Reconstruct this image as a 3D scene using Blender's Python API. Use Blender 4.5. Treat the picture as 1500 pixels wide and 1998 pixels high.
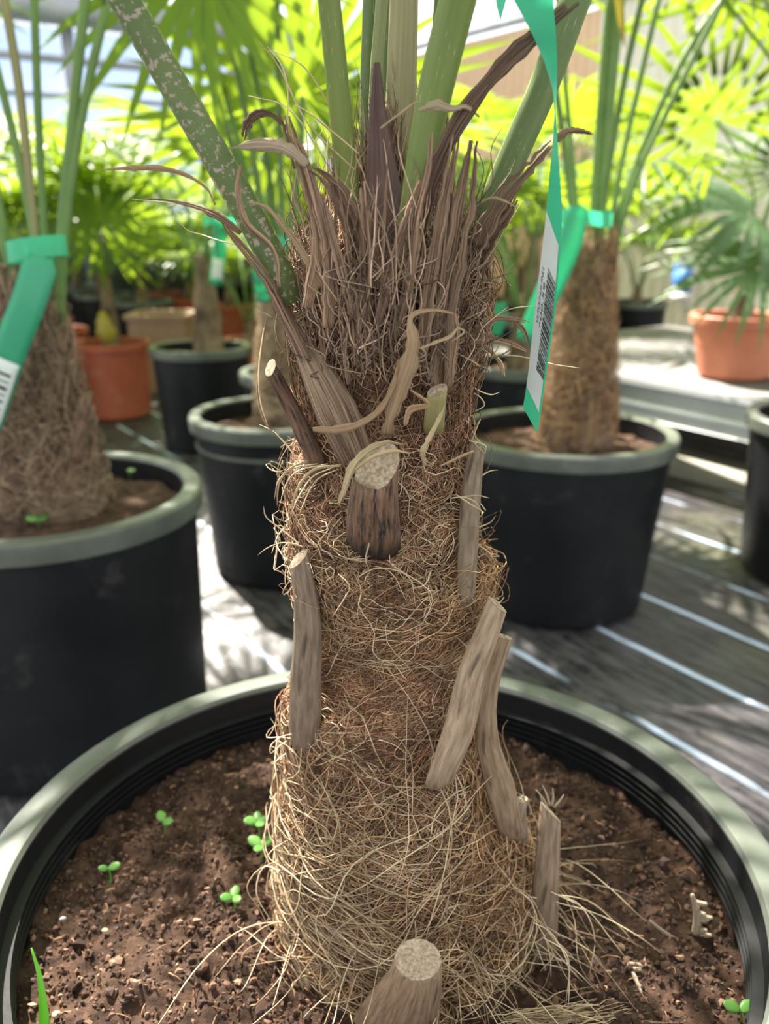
import bpy, math, random
import numpy as np
from mathutils import Vector, Matrix, noise as mnoise

for o in list(bpy.data.objects):
    bpy.data.objects.remove(o)
scene = bpy.context.scene
COL = scene.collection
rng = np.random.default_rng(11)
random.seed(5)
PI = math.pi

# ------------------------------------------------------------------ camera
FPX = 1700.0
PITCH = math.radians(18.5)
CAMZ = 0.767
SP, CP = math.sin(PITCH), math.cos(PITCH)
cam = bpy.data.cameras.new('camera')
camo = bpy.data.objects.new('camera', cam)
COL.objects.link(camo)
camo.location = (0, 0, CAMZ)
camo.rotation_euler = (PI / 2 - PITCH, 0, 0)
cam.sensor_fit = 'HORIZONTAL'
cam.sensor_width = 36
cam.lens = FPX / 1500 * 36
cam.clip_start = 0.02
cam.clip_end = 200
cam.dof.use_dof = True
cam.dof.focus_distance = 0.435
cam.dof.aperture_fstop = 10.0
scene.camera = camo

# ------------------------------------------------------------------ sky, sun, exposure
world = bpy.data.worlds.new('world')
scene.world = world
world.use_nodes = True
wn = world.node_tree
wn.nodes.clear()
wo = wn.nodes.new('ShaderNodeOutputWorld')
wb = wn.nodes.new('ShaderNodeBackground')
sky = wn.nodes.new('ShaderNodeTexSky')
sky.sky_type = 'NISHITA'
sky.sun_disc = False
sky.sun_elevation = math.radians(52)
sky.sun_rotation = math.radians(-35)
sky.air_density = 1.0
sky.dust_density = 2.5
sky.ozone_density = 1.0
wmx = wn.nodes.new('ShaderNodeMix')
wmx.data_type = 'RGBA'
wmx.inputs[0].default_value = 0.62
wmx.inputs[7].default_value = (6.2, 6.0, 5.6, 1)      # bright white haze of the glazed roof
wn.links.new(sky.outputs[0], wmx.inputs[6])
wn.links.new(wmx.outputs[2], wb.inputs[0])
wb.inputs[1].default_value = 0.19
wn.links.new(wb.outputs[0], wo.inputs[0])

SUN_EL = math.radians(53)
SUN_AZ = math.radians(-36)          # from +Y (away from the camera) towards -X
SUNDIR = Vector((math.sin(SUN_AZ) * math.cos(SUN_EL), math.cos(SUN_AZ) * math.cos(SUN_EL), math.sin(SUN_EL)))
sun = bpy.data.lights.new('sun_offscreen', 'SUN')
sun.energy = 12.0
sun.angle = math.radians(0.9)
sun.color = (1.0, 0.93, 0.82)
suno = bpy.data.objects.new('sun_offscreen', sun)
COL.objects.link(suno)
suno.rotation_euler = SUNDIR.to_track_quat('Z', 'Y').to_euler()
suno.location = SUNDIR * 8

scene.view_settings.view_transform = 'Standard'
scene.view_settings.look = 'None'
scene.view_settings.gamma = 1.0
scene.view_settings.use_curve_mapping = False
scene.view_settings.exposure = 0.95

# ------------------------------------------------------------------ pixel helpers
def ray(u, v):
    a = (u - 750) / FPX
    b = (v - 999) / FPX
    return np.array([a, CP - SP * b, -(SP + CP * b)])

def W(u, v, Y):
    d = ray(u, v)
    t = Y / d[1]
    return np.array([d[0] * t, Y, CAMZ + d[2] * t])

def WZ(u, v, Z):
    d = ray(u, v)
    t = (Z - CAMZ) / d[2]
    return np.array([d[0] * t, d[1] * t, Z])

def pxm(v, Y):               # metres for one pixel on the plane Y
    return Y / ray(750, v)[1] / FPX

def spline(pts, n):
    """smooth curve through pts (m,dim), chord-length parameter -> (n,dim)"""
    P = np.asarray(pts, float)
    m = len(P)
    if m == 2:
        t = np.linspace(0, 1, n)[:, None]
        return P[0] * (1 - t) + P[1] * t
    c = np.concatenate([[0], np.cumsum(np.linalg.norm(np.diff(P, axis=0), axis=1) + 1e-7)]) if P.shape[1] > 1 else np.arange(m, dtype=float)
    D = np.diff(P, axis=0) / np.diff(c)[:, None]
    h = np.diff(c)
    T = np.empty_like(P)
    T[0], T[-1] = D[0], D[-1]
    T[1:-1] = (D[:-1] * h[1:, None] + D[1:] * h[:-1, None]) / (h[1:] + h[:-1])[:, None]
    x = np.linspace(0, c[-1], n)
    i = np.clip(np.searchsorted(c, x, 'right') - 1, 0, m - 2)
    f = ((x - c[i]) / h[i])[:, None]
    hh = h[i][:, None]
    return (2 * f ** 3 - 3 * f ** 2 + 1) * P[i] + (f ** 3 - 2 * f ** 2 + f) * hh * T[i] + (3 * f ** 2 - 2 * f ** 3) * P[i + 1] + (f ** 3 - f ** 2) * hh * T[i + 1]

def spline_at(pts, vals, n):
    """values given at pts, interpolated at the same stations as spline(pts, n)"""
    P = np.asarray(pts, float)
    c = np.concatenate([[0], np.cumsum(np.linalg.norm(np.diff(P, axis=0), axis=1) + 1e-7)])
    return np.interp(np.linspace(0, c[-1], n), c, vals)

def nrm(a):
    a = np.asarray(a, float)
    return a / (np.linalg.norm(a, axis=-1, keepdims=True) + 1e-12)

def smooth01(x):
    x = np.clip(x, 0, 1)
    return x * x * (3 - 2 * x)

# ------------------------------------------------------------------ materials
def newmat(name):
    m = bpy.data.materials.new(name)
    m.use_nodes = True
    nt = m.node_tree
    nt.nodes.clear()
    out = nt.nodes.new('ShaderNodeOutputMaterial')
    return m, nt, out

def N(nt, t, **kw):
    n = nt.nodes.new(t)
    for k, v in kw.items():
        setattr(n, k, v)
    return n

def coords(nt, kind='Object', scale=(1, 1, 1)):
    tc = N(nt, 'ShaderNodeTexCoord')
    mp = N(nt, 'ShaderNodeMapping')
    mp.inputs['Scale'].default_value = scale
    nt.links.new(tc.outputs[kind], mp.inputs[0])
    return mp.outputs[0]

def noise(nt, vec, scale, detail=6, rough=0.6, lo=0.35, hi=0.65):
    n = N(nt, 'ShaderNodeTexNoise')
    n.inputs['Scale'].default_value = scale
    n.inputs['Detail'].default_value = detail
    n.inputs['Roughness'].default_value = rough
    nt.links.new(vec, n.inputs['Vector'])
    r = N(nt, 'ShaderNodeMapRange')
    r.inputs[1].default_value = lo
    r.inputs[2].default_value = hi
    nt.links.new(n.outputs['Fac'], r.inputs[0])
    return r.outputs[0]

def mix(nt, fac, a, b, blend='MIX'):
    m = N(nt, 'ShaderNodeMix', data_type='RGBA', blend_type=blend)
    if isinstance(fac, (int, float)):
        m.inputs[0].default_value = fac
    else:
        nt.links.new(fac, m.inputs[0])
    for s, x in ((m.inputs[6], a), (m.inputs[7], b)):
        if isinstance(x, (tuple, list)):
            s.default_value = (*x, 1)
        else:
            nt.links.new(x, s)
    return m.outputs[2]

def pm(name, c1, c2, scale=8, rough=0.6, bump=0.2, bscale=None, kind='Object', stretch=(1, 1, 1), attr=False,
       c3=None, s3=3, lo3=0.5, hi3=0.62, spec=0.4, lo=0.35, hi=0.65, bdist=0.002, rough2=None):
    m, nt, out = newmat(name)
    p = N(nt, 'ShaderNodeBsdfPrincipled')
    vec = coords(nt, kind, stretch)
    f = noise(nt, vec, scale, lo=lo, hi=hi)
    c = mix(nt, f, c1, c2)
    if c3:
        f3 = noise(nt, vec, s3, 5, 0.65, lo3, hi3)
        c = mix(nt, f3, c, c3)
        if rough2 is not None:
            mr = N(nt, 'ShaderNodeMapRange')
            mr.inputs[3].default_value = rough
            mr.inputs[4].default_value = rough2
            nt.links.new(f3, mr.inputs[0])
            nt.links.new(mr.outputs[0], p.inputs['Roughness'])
    if attr:
        a = N(nt, 'ShaderNodeAttribute', attribute_name='Col')
        c = mix(nt, 1.0, c, a.outputs['Color'], 'MULTIPLY')
    nt.links.new(c, p.inputs['Base Color'])
    if rough2 is None:
        p.inputs['Roughness'].default_value = rough
    p.inputs['Specular IOR Level'].default_value = spec
    if bump:
        b = N(nt, 'ShaderNodeBump')
        b.inputs['Strength'].default_value = bump
        b.inputs['Distance'].default_value = bdist
        fb = noise(nt, vec, bscale or scale * 2, 8, 0.7, 0.2, 0.8)
        nt.links.new(fb, b.inputs['Height'])
        nt.links.new(b.outputs[0], p.inputs['Normal'])
    nt.links.new(p.outputs[0], out.inputs[0])
    return m

def fibremat(name, rough=0.55, gain=1.0):
    m, nt, out = newmat(name)
    p = N(nt, 'ShaderNodeBsdfPrincipled')
    a = N(nt, 'ShaderNodeAttribute', attribute_name='Col')
    vec = coords(nt, 'Object')
    f = noise(nt, vec, 60, 3)
    c = mix(nt, f, (0.72 * gain,) * 3, (1.15 * gain,) * 3)
    c = mix(nt, 1.0, a.outputs['Color'], c, 'MULTIPLY')
    nt.links.new(c, p.inputs['Base Color'])
    p.inputs['Roughness'].default_value = rough
    p.inputs['Specular IOR Level'].default_value = 0.3
    nt.links.new(p.outputs[0], out.inputs[0])
    return m

def leafmat(name, c1, c2, ctrans, tr=0.5, rough=0.38, stretch=(1, 1, 1), scale=6):
    m, nt, out = newmat(name)
    vec = coords(nt, 'Object', stretch)
    f = noise(nt, vec, scale)
    c = mix(nt, f, c1, c2)
    oi = N(nt, 'ShaderNodeObjectInfo')
    hv = N(nt, 'ShaderNodeHueSaturation')
    mr = N(nt, 'ShaderNodeMapRange')
    mr.inputs[3].default_value = 0.75
    mr.inputs[4].default_value = 1.25
    nt.links.new(oi.outputs['Random'], mr.inputs[0])
    nt.links.new(mr.outputs[0], hv.inputs['Value'])
    nt.links.new(c, hv.inputs['Color'])
    p = N(nt, 'ShaderNodeBsdfPrincipled')
    p.inputs['Roughness'].default_value = rough
    nt.links.new(hv.outputs[0], p.inputs['Base Color'])
    t = N(nt, 'ShaderNodeBsdfTranslucent')
    t.inputs[0].default_value = (*ctrans, 1)
    ms = N(nt, 'ShaderNodeMixShader')
    ms.inputs[0].default_value = tr
    nt.links.new(p.outputs[0], ms.inputs[1])
    nt.links.new(t.outputs[0], ms.inputs[2])
    nt.links.new(ms.outputs[0], out.inputs[0])
    return m

M = {}
M['fibre'] = fibremat('palm_fibre')
M['core'] = pm('trunk_core', (0.09, 0.05, 0.030), (0.21, 0.125, 0.075), 60, 0.85, 0.9, 140, stretch=(1, 1, 0.5), bdist=0.004)
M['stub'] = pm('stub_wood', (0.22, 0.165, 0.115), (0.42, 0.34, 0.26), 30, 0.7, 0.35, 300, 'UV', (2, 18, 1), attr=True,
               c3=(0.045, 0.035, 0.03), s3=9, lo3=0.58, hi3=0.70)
M['stub_red'] = pm('stub_red_wood', (0.10, 0.055, 0.035), (0.26, 0.16, 0.10), 30, 0.7, 0.35, 300, 'UV', (2, 18, 1), attr=True,
                   c3=(0.02, 0.016, 0.014), s3=25, lo3=0.5, hi3=0.62)
M['cut'] = pm('cut_face', (0.30, 0.21, 0.13), (0.62, 0.50, 0.36), 500, 0.85, 0.8, 700, bdist=0.001)
M['strap'] = pm('dry_strap', (0.10, 0.062, 0.042), (0.50, 0.385, 0.29), 30, 0.75, 1.0, 45, 'UV', (0.8, 52, 1), attr=True, bdist=0.003, lo=.38, hi=.66)
M['papery'] = pm('papery_strip', (0.44, 0.32, 0.20), (0.80, 0.67, 0.49), 30, 0.65, 0.8, 45, 'UV', (0.8, 45, 1), attr=True, bdist=.002)
M['petiole'] = pm('petiole_green', (0.095, 0.145, 0.042), (0.14, 0.195, 0.062), 20, 0.42, 0.1, 200, 'UV', (0.5, 12, 1), attr=True,
                  c3=(0.38, 0.36, 0.28), s3=160, lo3=0.63, hi3=0.70)
M['petiole_scurf'] = pm('petiole_scurfy', (0.085, 0.13, 0.04), (0.13, 0.18, 0.06), 20, 0.5, 0.3, 200, 'UV', (0.8, 1.3, 1), attr=True,
                        c3=(0.36, 0.29, 0.235), s3=330, lo3=0.54, hi3=0.60)
M['spear'] = pm('young_spear', (0.22, 0.21, 0.095), (0.33, 0.295, 0.15), 30, 0.55, 0.3, 60, 'UV', (0.3, 25, 1), attr=True)
M['purple'] = pm('purple_sheath', (0.07, 0.035, 0.035), (0.15, 0.085, 0.075), 30, 0.6, 0.5, 80, 'UV', (0.6, 25, 1), attr=True,
                 c3=(0.32, 0.22, 0.16), s3=120, lo3=0.60, hi3=0.72)
M['pot'] = pm('black_pot', (0.006, 0.0065, 0.008), (0.012, 0.013, 0.015), 6, 0.45, 0.06, 90, c3=(0.05, 0.047, 0.044), s3=14, lo3=0.6, hi3=0.8, spec=0.25)
M['rim'] = pm('worn_rim', (0.065, 0.075, 0.064), (0.13, 0.145, 0.12), 7, 0.36, 0.1, 160, c3=(0.17, 0.17, 0.15), s3=18, lo3=0.58, hi3=0.75, spec=0.6)
M['redpot'] = pm('red_pot', (0.34, 0.075, 0.04), (0.44, 0.11, 0.06), 6, 0.5, 0.05, 60, c3=(0.45, 0.2, 0.13), s3=10, lo3=0.58, hi3=0.8)
M['terra'] = pm('terracotta_pot', (0.48, 0.155, 0.085), (0.60, 0.22, 0.13), 5, 0.55, 0.05, 60)
M['brownbox'] = pm('brown_box', (0.33, 0.21, 0.15), (0.42, 0.28, 0.2), 6, 0.6, 0.05)
M['soil'] = pm('soil', (0.04, 0.022, 0.014), (0.16, 0.09, 0.06), 70, 0.9, 1.0, 240, c3=(0.16, 0.09, 0.055), s3=30, lo3=0.52, hi3=0.72, bdist=0.004, spec=0.25)
M['soil_main'] = pm('soil_main', (0.030, 0.016, 0.010), (0.145, 0.082, 0.055), 70, 0.9, 1.0, 240, c3=(0.20, 0.115, 0.075), s3=30, lo3=0.52, hi3=0.72, bdist=0.004, spec=0.25)
M['grain'] = fibremat('soil_crumbs', 0.9)
M['leaf'] = leafmat('fan_leaf', (0.05, 0.12, 0.017), (0.09, 0.185, 0.03), (0.33, 0.47, 0.022), 0.46)
M['leafy'] = M['leaf']
M['leafd'] = M['leaf']
M['leafs'] = leafmat('fan_leaf_silver', (0.055, 0.12, 0.045), (0.10, 0.185, 0.075), (0.16, 0.28, 0.06), 0.3, 0.42)
M['leafp'] = leafmat('yellowed_leaf', (0.35, 0.28, 0.05), (0.5, 0.42, 0.1), (0.8, 0.7, 0.1), 0.45)
M['bgpet'] = pm('petiole_far', (0.10, 0.19, 0.05), (0.17, 0.27, 0.08), 12, 0.5, 0)
M['bgpetd'] = M['bgpet']
M['bgtrunk'] = pm('trunk_far', (0.07, 0.044, 0.028), (0.36, 0.255, 0.17), 16, 0.85, 0.9, 70, stretch=(1, 1, 0.6), bdist=0.006)
M['bgtrunkd'] = M['bgtrunk']
M['tape'] = leafmat('green_tape', (0.07, 0.46, 0.29), (0.09, 0.52, 0.34), (0.06, 0.70, 0.36), 0.4, 0.3)
M['sticker'] = pm('sticker_paper', (0.62, 0.68, 0.66), (0.72, 0.77, 0.75), 30, 0.4, 0)
M['ink'] = pm('ink', (0.02, 0.025, 0.025), (0.05, 0.055, 0.055), 100, 0.6, 0)
M['seed'] = leafmat('seedling', (0.12, 0.32, 0.06), (0.2, 0.42, 0.1), (0.3, 0.65, 0.1), 0.4)
M['pebble'] = pm('pebble', (0.42, 0.32, 0.16), (0.62, 0.52, 0.3), 90, 0.6, 0.3, 200)
M['pebbleg'] = pm('pebble_grey', (0.2, 0.2, 0.19), (0.32, 0.31, 0.29), 90, 0.6, 0.3, 200)
M['steel'] = pm('grey_steel', (0.30, 0.31, 0.34), (0.40, 0.41, 0.44), 5, 0.5, 0)
M['glareboard'] = pm('glare_board', (0.06, 0.075, 0.055), (0.10, 0.12, 0.09), 4, 0.7, 0)
M['alu'] = pm('aluminium', (0.62, 0.63, 0.67), (0.74, 0.75, 0.79), 6, 0.35, 0)
M['alu'].node_tree.nodes['Principled BSDF'].inputs['Metallic'].default_value = 0.35
M['mat'] = pm('bench_mat', (0.09, 0.085, 0.082), (0.22, 0.21, 0.2), 7, 0.6, 0.3, 50)
M['cream'] = pm('cream_wall', (0.76, 0.69, 0.59), (0.82, 0.75, 0.65), 2, 0.7, 0)
M['tan'] = pm('tan_wall', (0.70, 0.46, 0.29), (0.76, 0.52, 0.35), 2, 0.7, 0)
M['concrete'] = pm('concrete', (0.38, 0.36, 0.28), (0.52, 0.5, 0.42), 8, 0.8, 0.3)
M['blue'] = pm('blue_plate', (0.08, 0.22, 0.6), (0.1, 0.28, 0.7), 5, 0.5, 0)
M['white'] = pm('white_plate', (0.7, 0.7, 0.7), (0.8, 0.8, 0.8), 5, 0.5, 0)

def floormat():
    m, nt, out = newmat('ground_fabric')
    p = N(nt, 'ShaderNodeBsdfPrincipled')
    tc = N(nt, 'ShaderNodeTexCoord')
    vec = tc.outputs['Object']
    # axis of the woven lines
    dot = N(nt, 'ShaderNodeVectorMath', operation='DOT_PRODUCT')
    dot.inputs[1].default_value = (0.825, 0.565, 0)
    nt.links.new(vec, dot.inputs[0])
    dotl = N(nt, 'ShaderNodeVectorMath', operation='DOT_PRODUCT')
    dotl.inputs[1].default_value = (0.565, -0.825, 0)
    nt.links.new(vec, dotl.inputs[0])
    nw = noise(nt, vec, 3.0, 2, 0.5, 0, 1)
    def math_(op, a, b):
        n = N(nt, 'ShaderNodeMath', operation=op)
        for s, x in zip(n.inputs, (a, b)):
            if isinstance(x, (int, float)):
                s.default_value = x
            else:
                nt.links.new(x, s)
        return n.outputs[0]
    wob = math_('MULTIPLY', math_('SUBTRACT', nw, 0.5), 0.012)
    q = math_('ADD', math_('ADD', dot.outputs['Value'], wob), 20 - 0.635 + 0.1)
    q = math_('SUBTRACT', math_('MODULO', q, 0.2), 0.1)
    line = math_('LESS_THAN', math_('ABSOLUTE', q, 0), 0.0065)
    # lines are worn in stretches
    cv = N(nt, 'ShaderNodeCombineXYZ')
    nt.links.new(dotl.outputs['Value'], cv.inputs[0])
    nt.links.new(dot.outputs['Value'], cv.inputs[1])
    mp = N(nt, 'ShaderNodeMapping')
    mp.inputs['Scale'].default_value = (1.6, 6.0, 1)
    nt.links.new(cv.outputs[0], mp.inputs[0])
    worn = noise(nt, mp.outputs[0], 2.6, 4, 0.6, 0.44, 0.56)
    line = math_('MULTIPLY', line, worn)
    mp2 = N(nt, 'ShaderNodeMapping')
    mp2.inputs['Scale'].default_value = (3, 26, 1)
    nt.links.new(cv.outputs[0], mp2.inputs[0])
    streak = noise(nt, mp2.outputs[0], 3.0, 6, 0.65, 0.42, 0.74)
    dust = noise(nt, vec, 14, 8, 0.75, 0.46, 0.66)
    alg = noise(nt, vec, 1.6, 3, 0.5, 0.52, 0.68)
    c = mix(nt, streak, (0.010, 0.010, 0.012), (0.13, 0.12, 0.135))
    c = mix(nt, math_('MULTIPLY', dust, 0.8), c, (0.085, 0.075, 0.072))
    c = mix(nt, math_('MULTIPLY', alg, 0.5), c, (0.12, 0.13, 0.065))
    c = mix(nt, line, c, (0.55, 0.66, 0.85))
    nt.links.new(c, p.inputs['Base Color'])
    rr = N(nt, 'ShaderNodeMapRange')
    rr.inputs[3].default_value = 0.36
    rr.inputs[4].default_value = 0.72
    nt.links.new(dust, rr.inputs[0])
    nt.links.new(rr.outputs[0], p.inputs['Roughness'])
    p.inputs['Specular IOR Level'].default_value = 0.34
    b = N(nt, 'ShaderNodeBump')
    b.inputs['Strength'].default_value = 0.35
    b.inputs['Distance'].default_value = 0.004
    fb = noise(nt, vec, 30, 6, 0.6, 0.2, 0.8)
    nt.links.new(fb, b.inputs['Height'])
    nt.links.new(b.outputs[0], p.inputs['Normal'])
    nt.links.new(p.outputs[0], out.inputs[0])
    return m
M['floor'] = floormat()

def glassmat():
    m, nt, out = newmat('wall_glass')
    t = N(nt, 'ShaderNodeBsdfTransparent')
    t.inputs[0].default_value = (0.52, 0.60, 0.74, 1)
    d = N(nt, 'ShaderNodeBsdfTranslucent')
    d.inputs[0].default_value = (0.85, 0.9, 0.95, 1)
    g = N(nt, 'ShaderNodeBsdfGlossy')
    g.inputs['Roughness'].default_value = 0.1
    a = N(nt, 'ShaderNodeMixShader')
    a.inputs[0].default_value = 0.08
    nt.links.new(t.outputs[0], a.inputs[1])
    nt.links.new(d.outputs[0], a.inputs[2])
    b = N(nt, 'ShaderNodeMixShader')
    b.inputs[0].default_value = 0.06
    nt.links.new(a.outputs[0], b.inputs[1])
    nt.links.new(g.outputs[0], b.inputs[2])
    nt.links.new(b.outputs[0], out.inputs[0])
    return m
M['glass'] = glassmat()

# ------------------------------------------------------------------ object helpers
def rawmesh(name, V, F, cols=None, uvs=None, smooth=True):
    """V (n,3); F list of arrays/tuples or (m,k) array; cols (n,3); uvs (n,2) per vertex"""
    me = bpy.data.meshes.new(name)
    V = np.asarray(V, np.float32)
    if isinstance(F, np.ndarray):
        k = F.shape[1]
        flat = F.ravel().astype(np.int32)
        starts = np.arange(0, len(flat), k, dtype=np.int32)
    else:
        lens = np.array([len(f) for f in F])
        flat = np.concatenate([np.asarray(f) for f in F]).astype(np.int32)
        starts = np.concatenate([[0], np.cumsum(lens)[:-1]]).astype(np.int32)
    me.vertices.add(len(V))
    me.vertices.foreach_set('co', V.ravel())
    me.loops.add(len(flat))
    me.loops.foreach_set('vertex_index', flat)
    me.polygons.add(len(starts))
    me.polygons.foreach_set('loop_start', starts)
    me.update(calc_edges=True)
    me.polygons.foreach_set('use_smooth', np.full(len(starts), smooth, bool))
    if cols is not None:
        ca = me.color_attributes.new('Col', 'FLOAT_COLOR', 'POINT')
        c = np.ones((len(V), 4), np.float32)
        c[:, :3] = cols
        ca.data.foreach_set('color', c.ravel())
    if uvs is not None:
        ul = me.uv_layers.new(name='UVMap')
        ul.data.foreach_set('uv', np.asarray(uvs, np.float32)[flat].ravel())
    return me

class MB:
    def __init__(s):
        s.V, s.F, s.C, s.U, s.n = [], [], [], [], 0
    def add(s, V, F, C=None, U=None):
        V = np.asarray(V, float)
        s.V.append(V)
        s.F += [np.asarray(f) + s.n for f in F]
        s.C.append(np.broadcast_to(np.asarray((1, 1, 1) if C is None else C, float), (len(V), 3)))
        s.U.append(np.zeros((len(V), 2)) if U is None else np.asarray(U, float))
        s.n += len(V)
        return s
    def box(s, c, size, rz=0, C=None):
        sx, sy, sz = [x / 2 for x in size]
        P = np.array([(x, y, z) for x in (-sx, sx) for y in (-sy, sy) for z in (-sz, sz)])
        ca, sa = math.cos(rz), math.sin(rz)
        P[:, :2] = np.c_[P[:, 0] * ca - P[:, 1] * sa, P[:, 0] * sa + P[:, 1] * ca]
        return s.add(P + np.array(c), [(0, 1, 3, 2), (4, 6, 7, 5), (0, 4, 5, 1), (2, 3, 7, 6), (0, 2, 6, 4), (1, 5, 7, 3)], C)
    def lathe(s, prof, n=48, c=(0, 0, 0), C=None, wob=0):
        prof = np.asarray(prof, float)
        k = len(prof)
        th = np.arange(n) * 2 * PI / n
        V = np.stack([np.outer(np.cos(th), prof[:, 0]), np.outer(np.sin(th), prof[:, 0]), np.tile(prof[:, 1], (n, 1))], -1).reshape(-1, 3)
        F = [(i * k + j, ((i + 1) % n) * k + j, ((i + 1) % n) * k + j + 1, i * k + j + 1) for i in range(n) for j in range(k - 1)]
        return s.add(V + np.array(c), F, C)
    def sweep(s, P, wid, thk, face=(0, -1, 0), sec=None, C=None, cut=None, caps=True, secC=None):
        """P (K,3) path; wid/thk half sizes (K); face = direction the front looks to"""
        P = np.asarray(P, float)
        K = len(P)
        wid = np.broadcast_to(np.asarray(wid, float), (K,))
        thk = np.broadcast_to(np.asarray(thk, float), (K,))
        T = nrm(np.gradient(P, axis=0))
        fc = np.broadcast_to(np.asarray(face, float), (K, 3))
        Wd = nrm(np.cross(T, fc))
        Fd = nrm(np.cross(Wd, T))
        if sec is None:
            a = np.arange(14) * 2 * PI / 14
            sec = np.c_[np.cos(a), np.sin(a)]
        sec = np.asarray(sec, float)
        m = len(sec)
        V = P[:, None] + Wd[:, None] * (wid[:, None] * sec[:, 0])[..., None] + Fd[:, None] * (thk[:, None] * sec[:, 1])[..., None]
        if cut is not None:          # oblique cut of the last ring: cut=(k_w,k_t)
            V[-1] += T[-1] * ((sec[:, 0] * wid[-1] * cut[0] + sec[:, 1] * thk[-1] * cut[1])[:, None])
        F = [(i * m + j, i * m + (j + 1) % m, (i + 1) * m + (j + 1) % m, (i + 1) * m + j) for i in range(K - 1) for j in range(m)]
        if caps:
            F += [tuple(range(m))[::-1], tuple((K - 1) * m + j for j in range(m))]
        L = np.concatenate([[0], np.cumsum(np.linalg.norm(np.diff(P, axis=0), axis=1))])
        per = np.arange(m) / m
        U = np.stack([np.repeat(L, m), (per[None] * (wid.mean() * 4)).repeat(K, 0).ravel()], -1)
        CC = np.ones((K, m, 3))
        if C is not None:
            C = np.asarray(C, float)
            CC = CC * (C[:, None] if C.ndim == 2 else C)
        if secC is not None:
            CC = CC * np.asarray(secC, float)[None]
        s.add(V.reshape(-1, 3), F, CC.reshape(-1, 3), U)
        s.last = V
        return s
    def ribbon(s, P, wid, face=(0, -1, 0), fold=0.25, C=None, thick=0.00035, twist=None, nw=4):
        """thin folded strip, two skins with a small thickness"""
        P = np.asarray(P, float)
        K = len(P)
        wid = np.broadcast_to(np.asarray(wid, float), (K,))
        T = nrm(np.gradient(P, axis=0))
        fc = np.broadcast_to(np.asarray(face, float), (K, 3))
        Wd = nrm(np.cross(T, fc))
        Fd = nrm(np.cross(Wd, T))
        if twist is not None:
            tw = np.interp(np.linspace(0, 1, K), np.linspace(0, 1, len(twist)), twist)[:, None]
            Wd, Fd = Wd * np.cos(tw) + Fd * np.sin(tw), Fd * np.cos(tw) - Wd * np.sin(tw)
        x = np.linspace(-1, 1, nw + 1)
        top = P[:, None] + Wd[:, None] * (wid[:, None] * x)[..., None] + Fd[:, None] * ((wid[:, None] * fold * (1 - x ** 2)))[..., None]
        bot = top - Fd[:, None] * thick
        m = 2 * (nw + 1)
        V = np.concatenate([top, bot[:, ::-1]], 1)
        F = [(i * m + j, i * m + (j + 1) % m, (i + 1) * m + (j + 1) % m, (i + 1) * m + j) for i in range(K - 1) for j in range(m)]
        F += [tuple(range(m))[::-1], tuple((K - 1) * m + j for j in range(m))]
        L = np.concatenate([[0], np.cumsum(np.linalg.norm(np.diff(P, axis=0), axis=1))])
        xx = np.concatenate([x, x[::-1]])
        U = np.stack([np.repeat(L, m), (xx[None] * wid[:, None]).ravel() + rng.random() * 3], -1)
        CC = np.ones((K * m, 3)) if C is None else np.repeat(np.broadcast_to(np.asarray(C, float), (K, 3)), m, 0)
        return s.add(V.reshape(-1, 3), F, CC, U)
    def mesh(s, name, smooth=True):
        return rawmesh(name, np.concatenate(s.V), s.F, np.concatenate(s.C), np.concatenate(s.U), smooth)

def tag(o, label=None, cat=None, group=None, kind=None):
    if label: o['label'] = label
    if cat: o['category'] = cat
    if group: o['group'] = group
    if kind: o['kind'] = kind
    return o

SHARP = {'pot_wall', 'rim', 'hoop', 'rib'}
def obj(name, me, m, parent=None, loc=None, world=True):
    """link a mesh; vertices given in world space when world, parent inverse handled"""
    if isinstance(me, MB):
        me = me.mesh(name)
    if name in SHARP:
        me.set_sharp_from_angle(angle=math.radians(32))
    o = bpy.data.objects.new(name, me)
    COL.objects.link(o)
    if m is not None:
        me.materials.clear()
        me.materials.append(M[m])
    if parent is not None:
        o.parent = parent
        if world:
            o.matrix_parent_inverse = pmat(parent).inverted()
    if loc is not None:
        o.location = loc
    return o

def pmat(o):
    m = o.matrix_basis.copy()
    if o.parent is not None:
        m = pmat(o.parent) @ o.matrix_parent_inverse @ m
    return m

def empty(name, loc, rz=0):
    e = bpy.data.objects.new(name, None)
    COL.objects.link(e)
    e.location = loc
    e.rotation_euler = (0, 0, rz)
    e.empty_display_size = 0.05
    return e

def copy_tree(o, parent=None):
    c = o.copy()
    COL.objects.link(c)
    c.parent = parent
    if parent is not None:
        c.matrix_parent_inverse = o.matrix_parent_inverse.copy()
    for ch in o.children:
        copy_tree(ch, c)
    return c

def strand_mesh(name, P, rad, cols, sides=3):
    """P (n,k,3) many thin fibres in one mesh"""
    n, k, _ = P.shape
    T = nrm(np.gradient(P, axis=1))
    ref = nrm(rng.normal(size=(n, 1, 3)))
    A = nrm(ref - T * (T * ref).sum(-1, keepdims=True))
    B = np.cross(T, A)
    rad = np.asarray(rad, float).reshape(n, 1) * np.interp(np.linspace(0, 1, k), [0, .1, .75, 1], [.6, 1, .9, .25])[None]
    ang = np.arange(sides) * 2 * PI / sides
    V = P[:, :, None] + rad[:, :, None, None] * (A[:, :, None] * np.cos(ang)[:, None] + B[:, :, None] * np.sin(ang)[:, None])
    idx = np.arange(n * k * sides).reshape(n, k, sides)
    j2 = np.roll(np.arange(sides), -1)
    F = np.stack([idx[:, :-1], idx[:, :-1][:, :, j2], idx[:, 1:][:, :, j2], idx[:, 1:]], -1).reshape(-1, 4)
    C = np.repeat(np.asarray(cols, float), k * sides, 0)
    return rawmesh(name, V.reshape(-1, 3), F, C)

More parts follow.
